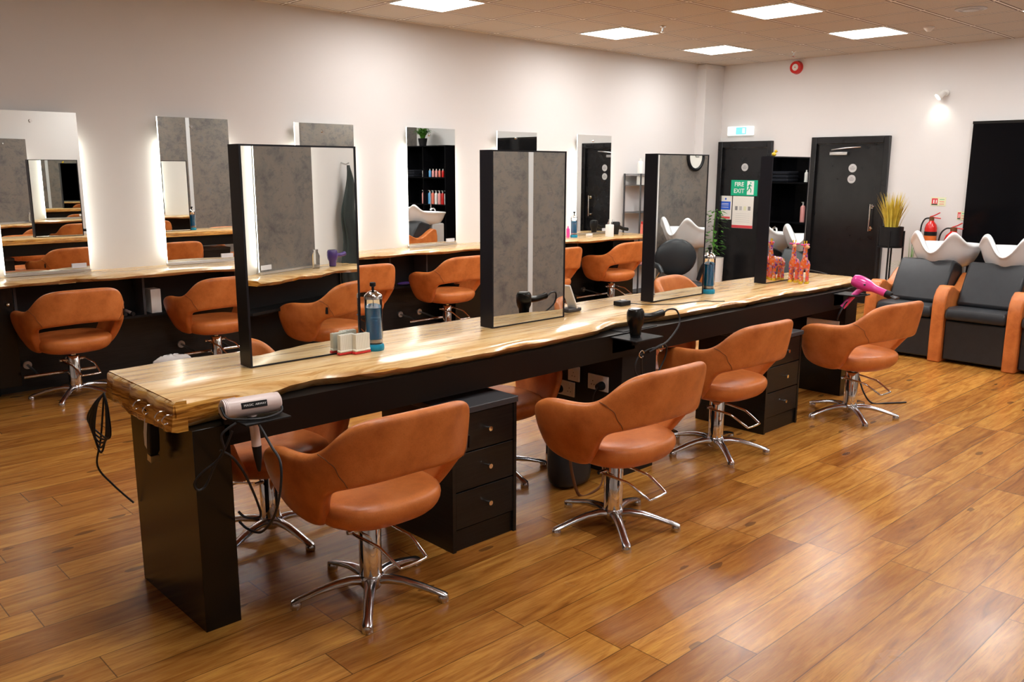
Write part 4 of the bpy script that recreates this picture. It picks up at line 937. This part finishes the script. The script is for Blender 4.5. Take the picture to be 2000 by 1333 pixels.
# ------------------------------------------------------------------ backwash units
def basin_mesh(mb_c, sx=.36, sy=.265):
    cx, cy, cz = mb_c; N = 48; rings = []
    def rim(a):
        n = math.exp(-((math.atan2(math.sin(a-PI), math.cos(a-PI)))/.30)**2)       # notch facing -x
        lobes = math.exp(-((abs(math.atan2(math.sin(a-PI), math.cos(a-PI)))-.58)/.36)**2)
        return .225+.115*lobes-.10*n-.015*math.cos(a)
    for k, fz in ((.50,0.0),(.74,.05),(.93,.45),(1.0,.78),(1.05,.86),(1.085,.94),(1.04,1.0),(.95,1.0),(.88,.90),(.80,.74),(.66,.42),(.40,.18),(.05,.14)):
        ring = []
        for j in range(N):
            a = 2*PI*j/N; R = rim(a); ca, sa = math.cos(a), math.sin(a)
            shift = (1-k)*.06
            ring.append(V((cx+sx*k*math.copysign(abs(ca)**.85, ca)*(1.05 if ca > 0 else .95)+shift, cy+sy*k*math.copysign(abs(sa)**.85, sa), cz+R*fz)))
        rings.append(ring)
    return MB().loft(rings)
def wash(yc, label, last=False):
    t = thing('backwash_chair', label, 'wash basin chair', (7.78, yc, 0), 0, 'backwash chairs with white basins')
    x0 = 7.78; y0, y1 = yc-.243, yc+.243
    MB().box(x0+.04, x0+.66, y0, y1, .03, .375).build('base', 'blacklea', t, bevel=.012)
    MB().prism([(x0+.0,.385),(x0-.01,.43),(x0+.01,.475),(x0+.06,.492),(x0+.40,.475),(x0+.52,.47),(x0+.52,.385)], y0+.002, y1-.002).build('seat', 'blacklea', t, bevel=.02)
    MB().prism([(x0+.27,.47),(x0+.235,.50),(x0+.36,.72),(x0+.445,.845),(x0+.49,.852),(x0+.66,.80),(x0+.68,.72),(x0+.48,.42)], y0+.004, y1-.004).build('backrest', 'blacklea', t, bevel=.022)
    prof = [(0,0),(-.004,.30),(.0,.50),(.02,.58),(.06,.635),(.12,.665),(.19,.66),(.26,.625),(.33,.60),(.41,.605),(.49,.645),(.57,.70),(.64,.735),(.70,.72),(.72,.62),(.72,0)]
    for yy in ([yc+.30]+([yc-.30] if last else [])):
        MB().prism([(x0+a, b) for a, b in prof], yy-.054, yy+.054).build('armrest', 'leather', t, bevel=.014)
    b = basin_mesh((x0+.74, yc-.05, .765)).build('basin', 'whiteglaze', t, sub=1)
    MB().box(x0+.78, x0+1.02, yc-.15, yc+.15, 0, .80).build('pedestal', 'lgrey', t, bevel=.02)
    MB().tube([(x0+.98,yc-.03,.90),(x0+.98,yc-.03,1.0),(x0+.94,yc-.03,1.03),(x0+.88,yc-.03,1.01)], .011, 10, 4).build('tap', 'chrome', t)
    return t
wash(3.16, 'wash basin chair nearest the island, leftmost of the row'); wash(2.56, 'wash basin chair second from the left, at the right edge'); wash(1.96, 'wash basin chair third along, seen only in mirrors'); wash(1.36, 'wash basin chair at the far end of the row, seen only in mirrors', True)
# shower hose stalk at second basin
t = thing('spray_stand', 'thin steel rod standing behind the second wash basin', 'rod', (8.66, 2.62, 0))
MB().cyl((9.12,2.56,0), (9.12,2.56,1.28), .010, .008, 12).build('rod', 'steel', t); MB().lathe([(.09,0),(.09,.012),(.012,.02)], (9.12,2.56,0)).build('foot', 'steel', t)
# standalone black salon chair + pedestal basin, seen in mirror three
t = thing('pedestal_basin', 'white pedestal wash basin reflected in the third island mirror', 'basin', (8.05, .62, 0))
basin_mesh((8.05,.66,.80), .32, .26).build('bowl', 'whiteglaze', t, sub=1); MB().lathe([(.14,0),(.12,.05),(.10,.7),(.12,.86),(.10,.90)], (8.12,.62,0)).build('pedestal', 'lgrey', t)
t = thing('black_salon_chair', 'black salon chair with chrome arms reflected in the third island mirror', 'chair', (7.38, 1.08, 0), math.radians(35))
MB().ell((0,-.24,.74), .23, .06, .20).build('backrest', 'blacklea', t, local=True); MB().ell((0,0,.47), .25, .25, .06).build('seat', 'blacklea', t, local=True)
for sg in (-1, 1):
    MB().tube([(sg*.25,-.22,.50),(sg*.28,-.15,.66),(sg*.28,.05,.68),(sg*.27,.16,.62)], [.02,.028,.028,.02], 10, 4).build('armrest', 'blacklea', t, local=True)
    MB().tube([(sg*.24,-.15,.45),(sg*.29,-.02,.52),(sg*.28,.12,.64)], .010, 8, 4).build('arm_support', 'chrome', t, local=True)
MB().cyl((0,0,.03), (0,0,.42), .04).build('column', 'chrome', t, local=True); MB().lathe([(.26,.0),(.26,.015),(.05,.04)]).build('base_plate', 'chrome', t, local=True)
